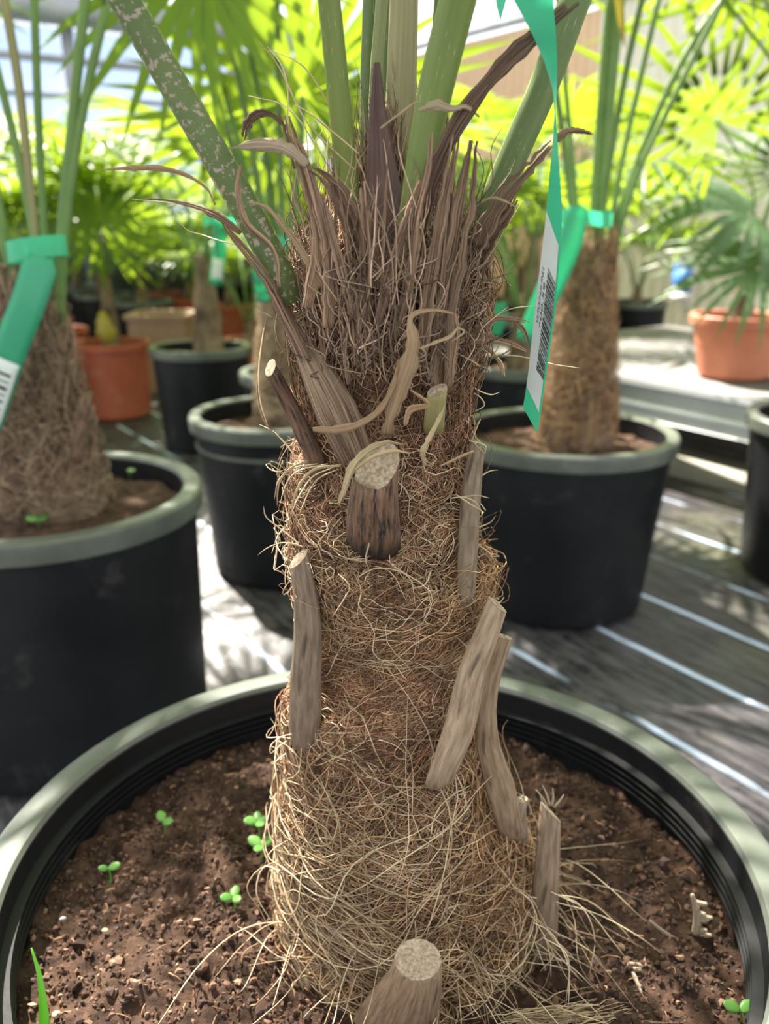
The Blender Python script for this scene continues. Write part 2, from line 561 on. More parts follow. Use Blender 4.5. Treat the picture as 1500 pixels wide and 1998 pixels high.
# ------------------------------------------------------------------ setting
AX = np.array([0.565, -0.825])      # along the greenhouse
NX = np.array([0.825, 0.565])       # across it
def ab(a, b, z=0):
    p = AX * a + NX * b
    return np.array([p[0], p[1], z])
RZ = math.atan2(AX[1], AX[0])

fl = obj('floor', MB().box((0, 6, -0.02), (40, 34, 0.04)), 'floor')
tag(fl, 'black woven ground fabric floor with pale marker lines', None, None, 'structure')

# cream corrugated side wall with a tan stretch
def corrugated(a0, a1, b, z0, z1, pitch=0.09, dep=0.012):
    mb = MB()
    n = int((a1 - a0) / (pitch / 4))
    pr = [0, 0, dep, dep]
    off = [0, .45, .55, .98]
    P = []
    k = 0
    a = a0
    while a < a1:
        for q in range(4):
            P.append((a + off[q] * pitch, b + pr[q]))
        a += pitch
    P = np.array(P)
    lo = np.array([ab(x, y, z0) for x, y in P])
    hi = np.array([ab(x, y, z1) for x, y in P])
    n = len(P)
    mb.add(np.vstack([lo, hi]), [(i, i + 1, n + i + 1, n + i) for i in range(n - 1)])
    return mb
o = obj('wall_right', corrugated(-4.5, 6.0, 4.8, 0, 2.12).mesh('wall_right', False), 'cream')
tag(o, 'cream corrugated side wall of the greenhouse', None, None, 'structure')
o2 = obj('tan_panel', corrugated(-7.0, -4.5, 4.79, 0, 2.08).mesh('tan_panel', False), 'tan', o)
o3 = obj('capping', MB().box(ab(-0.5, 4.8, 2.15), (13, 0.07, 0.07), RZ), 'steel', o)

# glazed end wall
wbk = empty('wall_back', ab(-7.05, 1.5, 0))
tag(wbk, 'glazed end wall of the greenhouse on grey steel posts', None, None, 'structure')
obj('glare_board', MB().box(ab(-7.05, 0.9, 0.41), (0.06, 7.8, 0.82), RZ), 'glareboard', wbk)  # dark board added to hide the sunlit ground outside, below the panes
for b in [-2.45, -1.2, 0.05, 1.30, 2.07, 3.35, 4.6]:
    obj('post', MB().box(ab(-7.05, b, 1.15), (0.09, 0.08, 2.3), RZ), 'steel', wbk)
for z, h in ((1.62, 0.035), (1.86, 0.05)):
    obj('rail', MB().box(ab(-7.05, 0.9, z), (0.05, 7.8, h), RZ), 'steel', wbk)
obj('gutter', MB().box(ab(-6.98, 0.9, 2.16), (0.22, 7.8, 0.16), RZ), 'steel', wbk)
for i, (b0, b1) in enumerate(zip([-2.45, -1.2, 0.05, 1.30, 2.07, 3.35], [-1.2, 0.05, 1.30, 2.07, 3.35, 4.6])):
    obj('pane', MB().box(ab(-7.08, (b0 + b1) / 2, 1.45), (0.006, b1 - b0 - 0.08, 1.24), RZ), 'glass', wbk)

# bench at the right
bench = empty('plant_bench', ab(-1.2, 2.75, 0), 0)
tag(bench, 'low plant bench with aluminium edge carrying the terracotta pot', 'bench')
obj('bench_top', MB().box(ab(-1.0, 2.80, 0.286), (3.4, 1.34, 0.024), RZ), 'mat', bench)
e = MB()
prof = [(0, .305), (.018, .312), (.02, .296), (.006, .288), (.006, .245), (.016, .236), (.006, .226), (.006, .205), (.022, .198), (.0, .19)]
prof = np.array(prof)
A0, A1 = -2.7, 0.7
V = [ab(A0, 2.13 - p[0], p[1]) for p in prof] + [ab(A1, 2.13 - p[0], p[1]) for p in prof]
k = len(prof)
e.add(V, [(i, i + 1, k + i + 1, k + i) for i in range(k - 1)] + [tuple(range(k)), tuple(range(k, 2 * k))[::-1], (0, k, 2 * k - 1, k - 1)])
obj('edge_profile', e.mesh('edge_profile', False), 'alu', bench)
for a in (-2.4, -1.0, 0.4):
    for b in (2.62, 3.2):
        obj('leg', MB().box(ab(a, b, 0.137), (0.05, 0.05, 0.274), RZ), 'steel', bench)
o = obj('curb', MB().box(ab(-0.9, 2.30, 0.035), (3.4, 0.10, 0.07), RZ), 'concrete')
tag(o, 'pale concrete curb lying under the plant bench', 'curb')

sg = empty('wall_sign', ab(-2.0, 4.77, 0.6))
tag(sg, 'small blue sign fixed low on the cream wall', 'sign')
c0 = WZ(1330, 545, 0.55)
d = ray(1330, 545)
t = 4.77 / (d[:2] @ NX)
pc = np.array([d[0] * t, d[1] * t, CAMZ + d[2] * t])
obj('blue_plate', MB().box(pc, (0.13, 0.012, 0.16), RZ), 'blue', sg)
obj('white_plate', MB().box(pc + np.array([0, 0, -0.11]), (0.13, 0.012, 0.05), RZ), 'white', sg)

# ------------------------------------------------------------------ pots
def soil_mesh(R, z, amp, seed, res=40, mound=0.0):
    th = np.arange(48) * 2 * PI / 48
    rr = np.linspace(0.02, 1, res)
    V = [(0, 0, z)]
    for r in rr:
        for t in th:
            x, y = r * R * math.cos(t), r * R * math.sin(t)
            h = mnoise.fractal(Vector((x * 22 + seed, y * 22, 0.3)), 1.0, 2.0, 5) * amp + mound * (1 - r * r)
            V.append((x, y, z + h))
    F = [(0, 1 + i, 1 + (i + 1) % 48) for i in range(48)]
    F += [(1 + j * 48 + i, 1 + (j + 1) * 48 + i, 1 + (j + 1) * 48 + (i + 1) % 48, 1 + j * 48 + (i + 1) % 48) for j in range(res - 1) for i in range(48)]
    return rawmesh('soil', V, F)

def pot(label, x, y, R, H, mats=('pot', 'rim'), taper=0.82, z0=0.0, lip=0.03, rimw=0.026, soil=0.04, group=None, name='plant_pot', hoop=None, seed=1):
    root = empty(name, (x, y, z0))
    tag(root, label, 'pot', group)
    rb = R * taper
    Ri = R - rimw
    ro = R - 0.012
    wall = [(0.001, 0.004), (rb - 0.012, 0.004), (rb, 0.014), (rb + (ro - rb) * 0.5, H * 0.5), (ro, H - lip), (ro, H - 0.008),
            (Ri + 0.003, H - 0.005), (Ri + .0004, H - 0.006), (Ri, H - lip), (Ri - 0.004, H - soil - 0.03), (Ri - 0.006, H - soil - 0.06)]
    w = obj('pot_wall', MB().lathe(wall, 64), mats[0], root, world=False)
    rp = [(Ri + .0005, H - 0.006), (Ri, H - 0.004), (Ri + 0.003, H), (R - 0.005, H + 0.001), (R - 0.001, H - 0.003), (R, H - 0.008), (R - 0.002, H - lip), (R - 0.012, H - lip - 0.002)]
    r = obj('rim', MB().lathe(rp, 96), mats[1], root, world=False)
    if hoop:
        hz = H * hoop
        hr = rb + (ro - rb) * hoop
        obj('hoop', MB().lathe([(hr - 0.002, hz - 0.006), (hr + 0.004, hz - 0.003), (hr + 0.004, hz + 0.003), (hr - 0.002, hz + 0.006)], 64), mats[1], root, world=False)
    so = obj('soil', soil_mesh(Ri - 0.003, H - soil, 0.012, seed, 24, 0.01), 'soil', root, world=False)
    so['kind'] = 'stuff'
    return root

PY = 0.465                       # main palm axis distance
POT_R, POT_H = 0.257, 0.381
SOILZ = 0.334
mp_ = empty('plant_pot', (-0.002, PY, 0))
tag(mp_, 'large round black plastic pot holding the fibrous palm trunk, with wide worn rim', 'pot')
Ri = 0.232
wall = [(0.001, 0.004), (0.19, 0.004), (0.205, 0.016), (0.227, 0.18), (0.243, POT_H - 0.035), (0.243, POT_H - 0.008), (Ri + 0.003, POT_H - 0.005), (Ri + 0.0004, POT_H - 0.006),
        (Ri - 0.001, POT_H - 0.03), (Ri - 0.006, SOILZ - 0.03), (Ri - 0.008, SOILZ - 0.06)]
obj('pot_wall', MB().lathe(wall, 128), 'pot', mp_, world=False)
rp = [(Ri + 0.0005, POT_H - 0.006), (Ri, POT_H - 0.004), (Ri + 0.002, POT_H - 0.001), (Ri + 0.006, POT_H), (POT_R - 0.007, POT_H), (POT_R - 0.002, POT_H - 0.003), (POT_R, POT_H - 0.009),
      (POT_R - 0.001, POT_H - 0.036), (POT_R - 0.014, POT_H - 0.038)]
obj('rim', MB().lathe(rp, 160), 'rim', mp_, world=False)
for i in range(4):
    hz = SOILZ + 0.008 + i * 0.0052
    hr = Ri - 0.0045 - 0.0004 * (3 - i)
    obj('rib', MB().lathe([(hr + .004, hz - 0.002), (hr - 0.0022, hz - 0.0006), (hr - 0.0022, hz + 0.0008), (hr + .004, hz + 0.002)], 128), 'pot', mp_, world=False)

# soil of the main pot: lumpy surface plus thousands of crumbs
def soilh(x, y):
    h = mnoise.fractal(Vector((x * 18, y * 18, 1.7)), 1.0, 2.0, 6) * 0.0105
    h += mnoise.fractal(Vector((x * 70, y * 70, 4.1)), 0.9, 2.0, 4) * 0.0055
    g = math.exp(-(((x + 0.12) / 0.06) ** 2 + ((y + 0.02) / 0.06) ** 2))
    g2 = math.exp(-(((x - 0.16) / 0.05) ** 2 + ((y + 0.12) / 0.06) ** 2))
    return SOILZ + h + 0.013 * g + 0.009 * g2 - 0.002
RS = Ri - 0.004
nr, nt_ = 110, 300
V = [(0, 0, soilh(0, 0))]
for r in np.linspace(0.01, 1, nr):
    for i in range(nt_):
        t = i * 2 * PI / nt_
        x, y = r * RS * math.cos(t), r * RS * math.sin(t)
        V.append((x, y, soilh(x, y)))
F = [(0, 1 + i, 1 + (i + 1) % nt_) for i in range(nt_)]
F += [(1 + j * nt_ + i, 1 + (j + 1) * nt_ + i, 1 + (j + 1) * nt_ + (i + 1) % nt_, 1 + j * nt_ + (i + 1) % nt_) for j in range(nr - 1) for i in range(nt_)]
so = obj('soil', rawmesh('soil', V, F), 'soil_main', mp_, world=False)
so['kind'] = 'stuff'
# crumbs
ico = np.array([(-.526, .851, 0), (.526, .851, 0), (-.526, -.851, 0), (.526, -.851, 0), (0, -.526, .851), (0, .526, .851), (0, -.526, -.851), (0, .526, -.851),
                (.851, 0, -.526), (.851, 0, .526), (-.851, 0, -.526), (-.851, 0, .526)])
icf = np.array([(0, 11, 5), (0, 5, 1), (0, 1, 7), (0, 7, 10), (0, 10, 11), (1, 5, 9), (5, 11, 4), (11, 10, 2), (10, 7, 6), (7, 1, 8), (3, 9, 4), (3, 4, 2), (3, 2, 6), (3, 6, 8),
                (3, 8, 9), (4, 9, 5), (2, 4, 11), (6, 2, 10), (8, 6, 7), (9, 8, 1)])
nc = 14500
rr = np.sqrt(rng.random(nc)) * (RS - 0.003)
tt = rng.random(nc) * 2 * PI
cx, cy = rr * np.cos(tt), rr * np.sin(tt)
cz = np.array([soilh(a, b) for a, b in zip(cx, cy)])
size = 0.0007 + 0.0016 * rng.random(nc) ** 3
size[:160] *= 1.8
VV = ico[None] * (1 + 0.35 * rng.normal(size=(nc, 12, 1))) * (size[:, None, None] * (0.6 + 0.8 * rng.random((nc, 1, 3))))
VV = VV + np.stack([cx, cy, cz + size * 0.3], -1)[:, None]
pal = np.array([(0.05, 0.028, 0.018), (0.09, 0.05, 0.033), (0.15, 0.085, 0.056), (0.26, 0.16, 0.105), (0.08, 0.05, 0.042)])
cc = pal[rng.choice(5, nc, p=[.3, .3, .2, .08, .12])] * (0.7 + 0.6 * rng.random((nc, 1)))
FF = (icf[None] + (np.arange(nc) * 12)[:, None, None]).reshape(-1, 3)
cr = obj('soil_crumbs', rawmesh('soil_crumbs', VV.reshape(-1, 3), FF, np.repeat(cc, 12, 0), None, False), 'grain', mp_, world=False)
cr['kind'] = 'stuff'

# ------------------------------------------------------------------ main palm trunk surface
sil = [(380, 665, 855), (430, 640, 880), (480, 606, 912), (560, 596, 924), (650, 600, 918), (750, 604, 905), (850, 609, 900), (920, 598, 902), (1050, 595, 897), (1150, 606, 902), (1250, 614, 896),
       (1400, 612, 884), (1500, 602, 905), (1600, 592, 940), (1700, 600, 972), (1800, 616, 985), (1900, 630, 985), (2000, 636, 985), (2100, 636, 985)]
zk, ck, rk = [], [], []
for v, a, b in sil:
    pa, pb_ = W(a, v, PY), W(b, v, PY)
    zk.append(pa[2]); ck.append((pa[0] + pb_[0]) / 2); rk.append((pb_[0] - pa[0]) / 2)
zk, ck, rk = [np.array(x)[::-1] for x in (zk, ck, rk)]
def zf(v, Y=0.412):
    return float(W(750, v, Y)[2])
# overlapping sheaths: (list of (theta deg, v of the top edge), thickness list at the same thetas)
SHEATHS = [
    ([-180, -95, -60, -20, 10, 60, 95, 180], [905, 900, 915, 1035, 1035, 1000, 900, 905], [.004, .005, .005, .004, .004, .004, .003, .003]),
    ([-180, -95, -40, 0, 40, 75, 95, 180], [1110, 1100, 1110, 1120, 1125, 1140, 1145, 1110], [.002, .002, .002, .002, .004, .010, .011, .004]),
    ([-180, -95, -70, -45, -5, 30, 60, 95, 180], [1430, 1425, 1430, 1412, 1405, 1375, 1340, 1300, 1430], [.010, .011, .010, .007, .005, .004, .004, .003, .005]),
    ([-180, -95, -40, 0, 35, 60, 95, 180], [1640, 1640, 1620, 1590, 1530, 1480, 1490, 1600], [.003, .003, .003, .004, .006, .007, .007, .004]),
    ([-180, -95, -50, -15, 20, 60, 95, 180], [1800, 1810, 1840, 1890, 1880, 1760, 1700, 1800], [.006, .006, .008, .010, .010, .010, .008, .006]),
]
SH = [(np.radians(t), np.array([zf(x) for x in v]), np.array(k)) for t, v, k in SHEATHS]
def Rfun(th, z):
    thw = (th + PI) % (2 * PI) - PI
    r = np.interp(z, zk, rk)
    for t, ze, k in SH:
        e = np.interp(thw, t, ze)
        e = e + 0.003 * np.sin(thw * 13 + ze[0] * 90) + 0.002 * np.sin(thw * 31 + 1.3)
        r = r + np.interp(thw, t, k) * smooth01((e - z) / 0.006) * (1 - 0.55 * smooth01((e - z - 0.01) / 0.06))
    return r
def S(th, z, off=0.0):
    R = Rfun(th, z) + off
    return np.stack([np.interp(z, zk, ck) + R * np.sin(th), PY - R * np.cos(th), z], -1)

palm = empty('windmill_palm', (0.01, PY, SOILZ))
tag(palm, 'palm with a thick brown fibrous trunk, cut leaf stubs and green stalks', 'palm')
# core
nth, nz = 150, 260
zs = np.linspace(SOILZ - 0.012, zf(395, PY), nz)
th = np.linspace(-PI, PI, nth, endpoint=False)
TH, ZZ = np.meshgrid(th, zs)
rad_noise = np.array([mnoise.fractal(Vector((math.sin(a) * 7, math.cos(a) * 7, z * 60)), 1.0, 2.0, 4) for a, z in zip(TH.ravel(), ZZ.ravel())]).reshape(TH.shape)
P = S(TH, ZZ, -0.0025 + 0.0012 * rad_noise).reshape(-1, 3)
F = [(j * nth + i, j * nth + (i + 1) % nth, (j + 1) * nth + (i + 1) % nth, (j + 1) * nth + i) for j in range(nz - 1) for i in range(nth)]
F.append(tuple((nz - 1) * nth + i for i in range(nth)))
obj('trunk', rawmesh('trunk', P, F), 'core', palm)

PAL_GOLD = np.array([1.24, 1.14, 1.06]) * np.array([(.56, .38, .215), (.38, .24, .128), (.20, .115, .06), (.11, .06, .032)])
PAL_BRN = np.array([1.24, 1.14, 1.06]) * np.array([(.42, .265, .16), (.27, .158, .093), (.135, .075, .045), (.075, .04, .024)])
PAL_RED = np.array([1.24, 1.14, 1.06]) * np.array([(.44, .265, .17), (.28, .155, .10), (.15, .076, .048), (.08, .04, .026)])
PAL_GREY = np.array([1.24, 1.14, 1.06]) * np.array([(.46, .35, .265), (.30, .225, .165), (.15, .108, .08), (.08, .055, .04)])
PAL_PALE = np.array([(.74, .59, .39), (.60, .45, .28), (.36, .25, .145), (.24, .155, .088)])
PAL_TAN = np.array([(.50, .37, .24), (.38, .27, .17), (.26, .175, .11), (.16, .10, .06)])

def colours(n, pal, p=(.25, .35, .25, .15)):
    i = rng.choice(4, n, p=p)
    return pal[i] * (0.8 + 0.4 * rng.random((n, 1)))

def fam(n, v0, v1, phi, dphi, L, K=13, wav=0.35, curl=0.0, off=(0.0, 0.002), lift=0.0, th=(-105, 105), shear=0.0):
    """paths of n fibres that run over the trunk surface"""
    z0 = np.array([zf(v) for v in rng.uniform(v0, v1, n)])
    t0 = np.radians(rng.uniform(th[0], th[1], n))
    ph = np.radians(phi + dphi * rng.normal(size=n))
    ph = ph + shear * t0
    ln = L * rng.uniform(0.5, 1.35, n)
    ds = ln / (K - 1)
    cu = np.clip(curl * rng.normal(size=n), -6, 6)
    q = np.linspace(0, 1, K)[None]
    f1, f2 = rng.uniform(.5, 1.3, (n, 1)), rng.uniform(1.4, 2.6, (n, 1))
    p1, p2 = rng.random((n, 1)) * 6.28, rng.random((n, 1)) * 6.28
    ph = ph[:, None] + cu[:, None] * (q - .5) + wav * rng.normal(size=(n, 1)) * np.sin(6.28 * f1 * q + p1) + .6 * wav * rng.normal(size=(n, 1)) * np.sin(6.28 * f2 * q + p2)
    r0 = Rfun(t0, z0)
    da, dz = np.cos(ph) * ds[:, None], np.sin(ph) * ds[:, None]
    tt = t0[:, None] + np.cumsum(da, 1) / r0[:, None] - (da.sum(1) / 2 / r0)[:, None]
    zz = z0[:, None] + np.cumsum(dz, 1) - (dz.sum(1) / 2)[:, None]
    zz = np.clip(zz, SOILZ - 0.004, None)
    o = rng.uniform(off[0], off[1], n)[:, None] + 0.0006 * np.sin(6.28 * f2 * q + p1)
    s = np.linspace(0, 1, K)[None]
    lf = np.abs(rng.normal(size=(n, 1))) * lift
    o = o + lf * np.sin(PI * s) ** 2 * (rng.random((n, 1)) < 0.5) + lf * s ** 3 * (rng.random((n, 1)) < 0.35)
    return S(tt, zz, np.maximum(o, -0.001))

def fibres(name, fams, label=None):
    """fams: list of (paths, radius, palette[, probs]) with equal K"""
    P = np.concatenate([f[0] for f in fams])
    R = np.concatenate([f[1] * rng.uniform(0.65, 1.45, len(f[0])) for f in fams])
    C = np.concatenate([colours(len(f[0]), f[2], *f[3:]) for f in fams])
    o = obj(name, strand_mesh(name, P, R, C), 'fibre', palm)
    o['kind'] = 'stuff'
    if label: o['label'] = label
    return o

DK = ((.08, .25, .35, .32),)
LT = ((.5, .32, .13, .05),)
fibres('crown_fibre', [
    (fam(1500, 400, 720, 90, 12, .10, wav=.22, off=(0, .004)), .00030, PAL_GREY),
    (fam(900, 430, 760, 90, 24, .08, wav=.5, curl=.8, off=(.001, .007), lift=.004), .00027, PAL_BRN),
    (fam(300, 480, 760, 85, 40, .06, wav=.8, curl=2.2, off=(.003, .009), lift=.006), .00027, PAL_TAN),
    (fam(1100, 640, 930, 66, 16, .08, wav=.3, off=(0, .004)), .00028, PAL_GREY),
    (fam(1100, 640, 930, 114, 16, .08, wav=.3, off=(0, .004)), .00028, PAL_RED),
    (fam(500, 700, 930, 60, 60, .05, wav=.9, curl=1.8, off=(.001, .005), lift=.003), .00027, PAL_BRN),
], 'grey-brown upright fibres of the crown')
fibres('upper_trunk_fibre', [
    (fam(1900, 880, 1070, 0, 40, .045, wav=.9, curl=1.5, off=(0, .003)), .00026, PAL_RED),
    (fam(900, 880, 1070, 60, 40, .045, wav=.9, curl=1.5, off=(0, .004), lift=.002), .00026, PAL_RED),
    (fam(260, 900, 1100, 0, 60, .045, wav=1.0, curl=3.6, off=(.002, .005), lift=.005), .00030, PAL_PALE),
    (fam(1900, 1030, 1230, 4, 15, .07, wav=.5, off=(0, .003), shear=.15), .00026, PAL_GOLD),
    (fam(1100, 1030, 1230, 35, 35, .06, wav=.7, curl=1., off=(0, .004), lift=.003), .00026, PAL_BRN),
    (fam(260, 1050, 1230, 0, 60, .05, wav=1.0, curl=4.5, off=(.002, .005), lift=.006), .00030, PAL_PALE),
    (fam(340, 1130, 1230, 12, 14, .05, wav=.7, curl=1.8, off=(.001, .005), lift=.006, th=(35, 105)), .00028, PAL_GOLD),
], 'tangled golden fibres round the upper trunk')
fibres('woven_fibre', [
    (fam(2100, 1190, 1450, 42, 3.5, .08, wav=.07, off=(-.0005, .0009)), .00023, PAL_BRN),
    (fam(2100, 1190, 1450, -42, 3.5, .08, wav=.07, off=(-.0005, .0009)), .00023, PAL_BRN),
    (fam(330, 1180, 1400, 35, 25, .055, wav=.6, curl=1., off=(0, .002), lift=.001), .00024, PAL_GOLD),
    (fam(110, 1180, 1400, 30, 30, .08, wav=.5, curl=1., off=(.001, .003), lift=.003), .00028, PAL_PALE),
], 'criss-cross woven brown fibre net')
fibres('lower_trunk_fibre', [
    (fam(2700, 1380, 1610, 12, 12, .09, wav=.4, off=(0, .003), shear=.12), .00026, PAL_GOLD),
    (fam(1300, 1380, 1640, 25, 40, .06, wav=.8, curl=1.2, off=(0, .004), lift=.003), .00026, PAL_RED),
    (fam(170, 1390, 1560, 0, 60, .05, wav=1.0, curl=4.0, off=(.002, .005), lift=.005), .00027, PAL_PALE),
    (fam(1300, 1560, 1820, 8, 22, .10, wav=.5, off=(0, .004), lift=.003), .00029, PAL_BRN),
    (fam(1100, 1560, 1870, 52, 18, .11, wav=.45, off=(0, .005), lift=.003), .00029, PAL_GOLD),
    (fam(500, 1560, 1870, 112, 30, .08, wav=.6, off=(0, .005), lift=.003), .00029, PAL_BRN),
], 'sweeping golden-brown fibres of the lower trunk')
fibres('loose_base_fibre', [
    (fam(260, 1560, 1860, 25, 40, .14, K=18, wav=.7, curl=1.2, off=(.003, .008), lift=.006), .00036, PAL_PALE),
    (fam(180, 1600, 1900, -12, 20, .14, K=18, wav=.55, curl=.8, off=(.003, .008), lift=.005, th=(-95, 10)), .00036, PAL_PALE),
    (fam(420, 1480, 1720, 95, 14, .08, K=18, wav=.35, off=(.001, .006), lift=.004, th=(45, 100)), .00034, PAL_GOLD),
    (fam(260, 1600, 1760, 60, 60, .06, K=18, wav=.8, curl=4, off=(.003, .008), lift=.006, th=(40, 95)), .00034, PAL_GOLD),
    (fam(900, 1810, 2010, 8, 30, .09, K=18, wav=.6, off=(0, .006), lift=.004), .00031, PAL_GOLD),
    (fam(160, 1840, 2000, 30, 40, .10, K=18, wav=.7, curl=1.5, off=(.003, .009), lift=.006), .00036, PAL_PALE),
], 'loose pale fibres at the trunk foot')
fibres('rear_fibre', [
    (fam(900, 420, 950, 90, 30, .08, K=10, off=(0, .004), th=(105, 255)), .0005, PAL_GREY),
    (fam(1400, 900, 2000, 10, 45, .09, K=10, wav=.7, off=(0, .004), th=(105, 255)), .0005, PAL_GOLD),
])
# fibres trailing over the soil at the foot
n, K = 110, 14
ang = np.radians(np.where(rng.random(n) < .75, rng.uniform(15, 120, n), rng.uniform(-75, 15, n)))
st = np.linspace(0, 1, K)
ln = rng.uniform(.02, .085, n)
zt = SOILZ + rng.uniform(.005, .05, n)
p0 = S(ang, zt, 0.002)
dirs = np.stack([np.sin(ang + rng.normal(size=n) * .7), -np.cos(ang + rng.normal(size=n) * .7)], -1)
P = np.zeros((n, K, 3))
wig = .006 * rng.normal(size=(n, 1, 2)) * np.sin(st[None, :, None] * rng.uniform(2, 6, (n, 1, 2)) + 0)
P[:, :, :2] = p0[:, None, :2] + dirs[:, None] * (ln[:, None] * st)[..., None] + wig
lz = SOILZ + 0.009
P[:, :, 2] = p0[:, None, 2] + (lz - p0[:, 2])[:, None] * smooth01(st * 1.6)[None] + (np.sin(PI * st)[None] * rng.uniform(0, .012, n)[:, None]) + 0.004 * rng.random((n, 1))
o = obj('trailing_fibre', strand_mesh('trailing_fibre', P, rng.uniform(.00025, .00045, n), colours(n, PAL_PALE)), 'fibre', palm)
o['kind'] = 'stuff'

# single stray fibres read off the photograph: (pixels, distance, palette)
STRAY = [
    ([(583, 1060), (545, 1030), (520, 1010), (514, 988)], .43), ([(583, 1062), (545, 1060), (520, 1070), (503, 1083)], .42),
    ([(590, 1066), (560, 1062), (550, 1080), (562, 1092)], .42), ([(620, 905), (570, 915), (545, 935), (535, 975)], .42), ([(640, 905), (580, 920), (556, 950), (545, 988)], .42),
    ([(650, 912), (610, 930), (585, 965), (568, 1003)], .415), ([(660, 915), (620, 935), (600, 965), (585, 1000)], .41), ([(585, 905), (560, 870), (530, 840), (505, 828)], .43),
    ([(600, 893), (580, 868), (560, 850)], .43),
    ([(520, 620), (508, 700), (502, 770), (520, 830), (560, 862)], .43), ([(515, 640), (505, 720), (512, 800), (525, 838)], .43),
    ([(690, 330), (600, 240), (530, 110), (506, 82)], .42), ([(720, 360), (660, 240), (580, 120), (510, 95)], .43), ([(560, 290), (545, 120), (520, 90)], .45),
    ([(680, 420), (620, 290), (560, 210), (485, 187)], .42), ([(700, 300), (640, 250), (590, 212), (575, 205)], .415),
    ([(470, 480), (430, 470), (400, 460), (360, 445), (350, 430)], .43), ([(540, 480), (450, 440), (380, 405), (255, 388)], .425),
    ([(912, 660), (960, 620), (1000, 602), (1042, 597)], .45), ([(915, 665), (960, 690), (1010, 695), (1085, 712), (1130, 718)], .45),
    ([(915, 670), (950, 680), (980, 710), (985, 735)], .445), ([(905, 740), (930, 760), (960, 770), (975, 765)], .45), ([(900, 770), (930, 770), (945, 790), (920, 805)], .45),
    ([(915, 860), (945, 868), (940, 895)], .43), ([(930, 935), (960, 918), (972, 917)], .43), ([(930, 1030), (955, 1020), (967, 1006)], .43),
    ([(925, 1060), (950, 1075), (965, 1097)], .43), ([(900, 970), (930, 967), (955, 972)], .40), ([(890, 965), (920, 985), (945, 1000)], .40), ([(880, 972), (905, 970), (928, 980), (938, 996)], .40),
    ([(540, 1680), (500, 1700), (485, 1720), (510, 1780), (545, 1850)], .42), ([(545, 1700), (520, 1690), (500, 1740), (530, 1800)], .41), ([(560, 1640), (530, 1660), (515, 1690)], .42),
    ([(1090, 1745), (1130, 1765), (1160, 1830), (1150, 1900)], .40), ([(1075, 1740), (1150, 1780), (1190, 1830), (1225, 1875)], .41), ([(1085, 1760), (1180, 1790), (1250, 1830), (1290, 1860)], .42),
    ([(1080, 1745), (1140, 1755), (1200, 1800), (1245, 1850)], .43), ([(1060, 1830), (1095, 1850), (1110, 1920), (1108, 1975)], .37), ([(1040, 1800), (1075, 1820), (1100, 1860), (1105, 1960)], .38),
    ([(720, 1060), (715, 1100), (720, 1110)], .39),
    ([(700, 1125), (730, 1110), (760, 1110), (800, 1130), (810, 1180)], .395), ([(660, 1120), (680, 1140), (670, 1170), (650, 1200)], .395),
    ([(570, 1432), (545, 1440), (530, 1452), (528, 1470), (545, 1455)], .43), ([(560, 1445), (540, 1465), (545, 1480), (558, 1470)], .42), ([(558, 1470), (538, 1488), (550, 1495)], .42),
]
for w, Yd in STRAY:
    pts = np.array([W(u, v, Yd + 0.004 * math.sin(i * 2.1 + u)) for i, (u, v) in enumerate(w)])
    path = spline(pts, 16)[None]
    o = obj('stray_fibre', strand_mesh('stray_fibre', path, [.00042], colours(1, PAL_PALE, (.5, .4, .1, 0)), 4), 'fibre', palm)

# ------------------------------------------------------------------ stubs (cut leaf stalks)
PET = [(1, 0), (.86, .34), (.45, .62), (0, .7), (-.45, .62), (-.86, .34), (-1, 0), (-.8, -.55), (-.4, -.85), (0, -.95), (.4, -.85), (.8, -.55)]
def stub(px, hw, Y, mat_='stub', thk=0.5, cut=(0.0, -0.5), face=(0, -1, 0), C=None, cutC=1.0, name='cut_stub', sec=None, n=18):
    """px bottom->top; hw half widths in pixels; Y one or a list of distances"""
    Ys = [Y] * len(px) if isinstance(Y, (int, float)) else list(Y)
    (u0, v0), (u1, v1) = px[0], px[1]
    q = 20 / math.hypot(u0 - u1, v0 - v1)
    px = [(u0 + (u0 - u1) * q, v0 + (v0 - v1) * q)] + list(px)      # the foot dives into the fibre
    hw = [hw[0]] + list(hw)
    Ys = [Ys[0] + .05] + Ys
    pts = [W(u, v, y) for (u, v), y in zip(px, Ys)]
    P = spline(pts, n)
    wid = spline_at(pts, [h * pxm(v, y) for h, (u, v), y in zip(hw, px, Ys)], n)
    mb = MB().sweep(P, wid, wid * thk, face, sec, C, cut, caps=True)
    o = obj(name, mb, mat_, palm)
    ring = mb.last[-1]
    c = ring.mean(0)
    nn = nrm(np.cross(ring[3] - c, ring[0] - c))
    T = nrm(P[-1] - P[-2])
    if nn @ T < 0: nn = -nn
    m = len(ring)
    f = MB().add(np.vstack([ring + nn * 0.0002, c + (ring - c) * .55 + nn * .0004, c[None] + nn * 0.0001]),
                 [(i, (i + 1) % m, m + (i + 1) % m, m + i) for i in range(m)] + [(m + i, m + (i + 1) % m, 2 * m) for i in range(m)])
    cf = obj('cut_face', f, 'cut', o)
    return o

# central fat stub
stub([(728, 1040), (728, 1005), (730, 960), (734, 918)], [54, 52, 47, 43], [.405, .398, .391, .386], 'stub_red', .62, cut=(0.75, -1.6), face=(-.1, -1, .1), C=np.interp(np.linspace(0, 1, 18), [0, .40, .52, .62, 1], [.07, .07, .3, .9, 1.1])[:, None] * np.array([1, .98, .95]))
# dark stub at the upper left
stub([(618, 905), (590, 840), (565, 790), (528, 718)], [22, 19, 17, 16], [.43, .432, .434, .43], 'stub_red', .8, cut=(0.2, -.9), face=(-.7, -1, 0), C=(0.75, .7, .68))
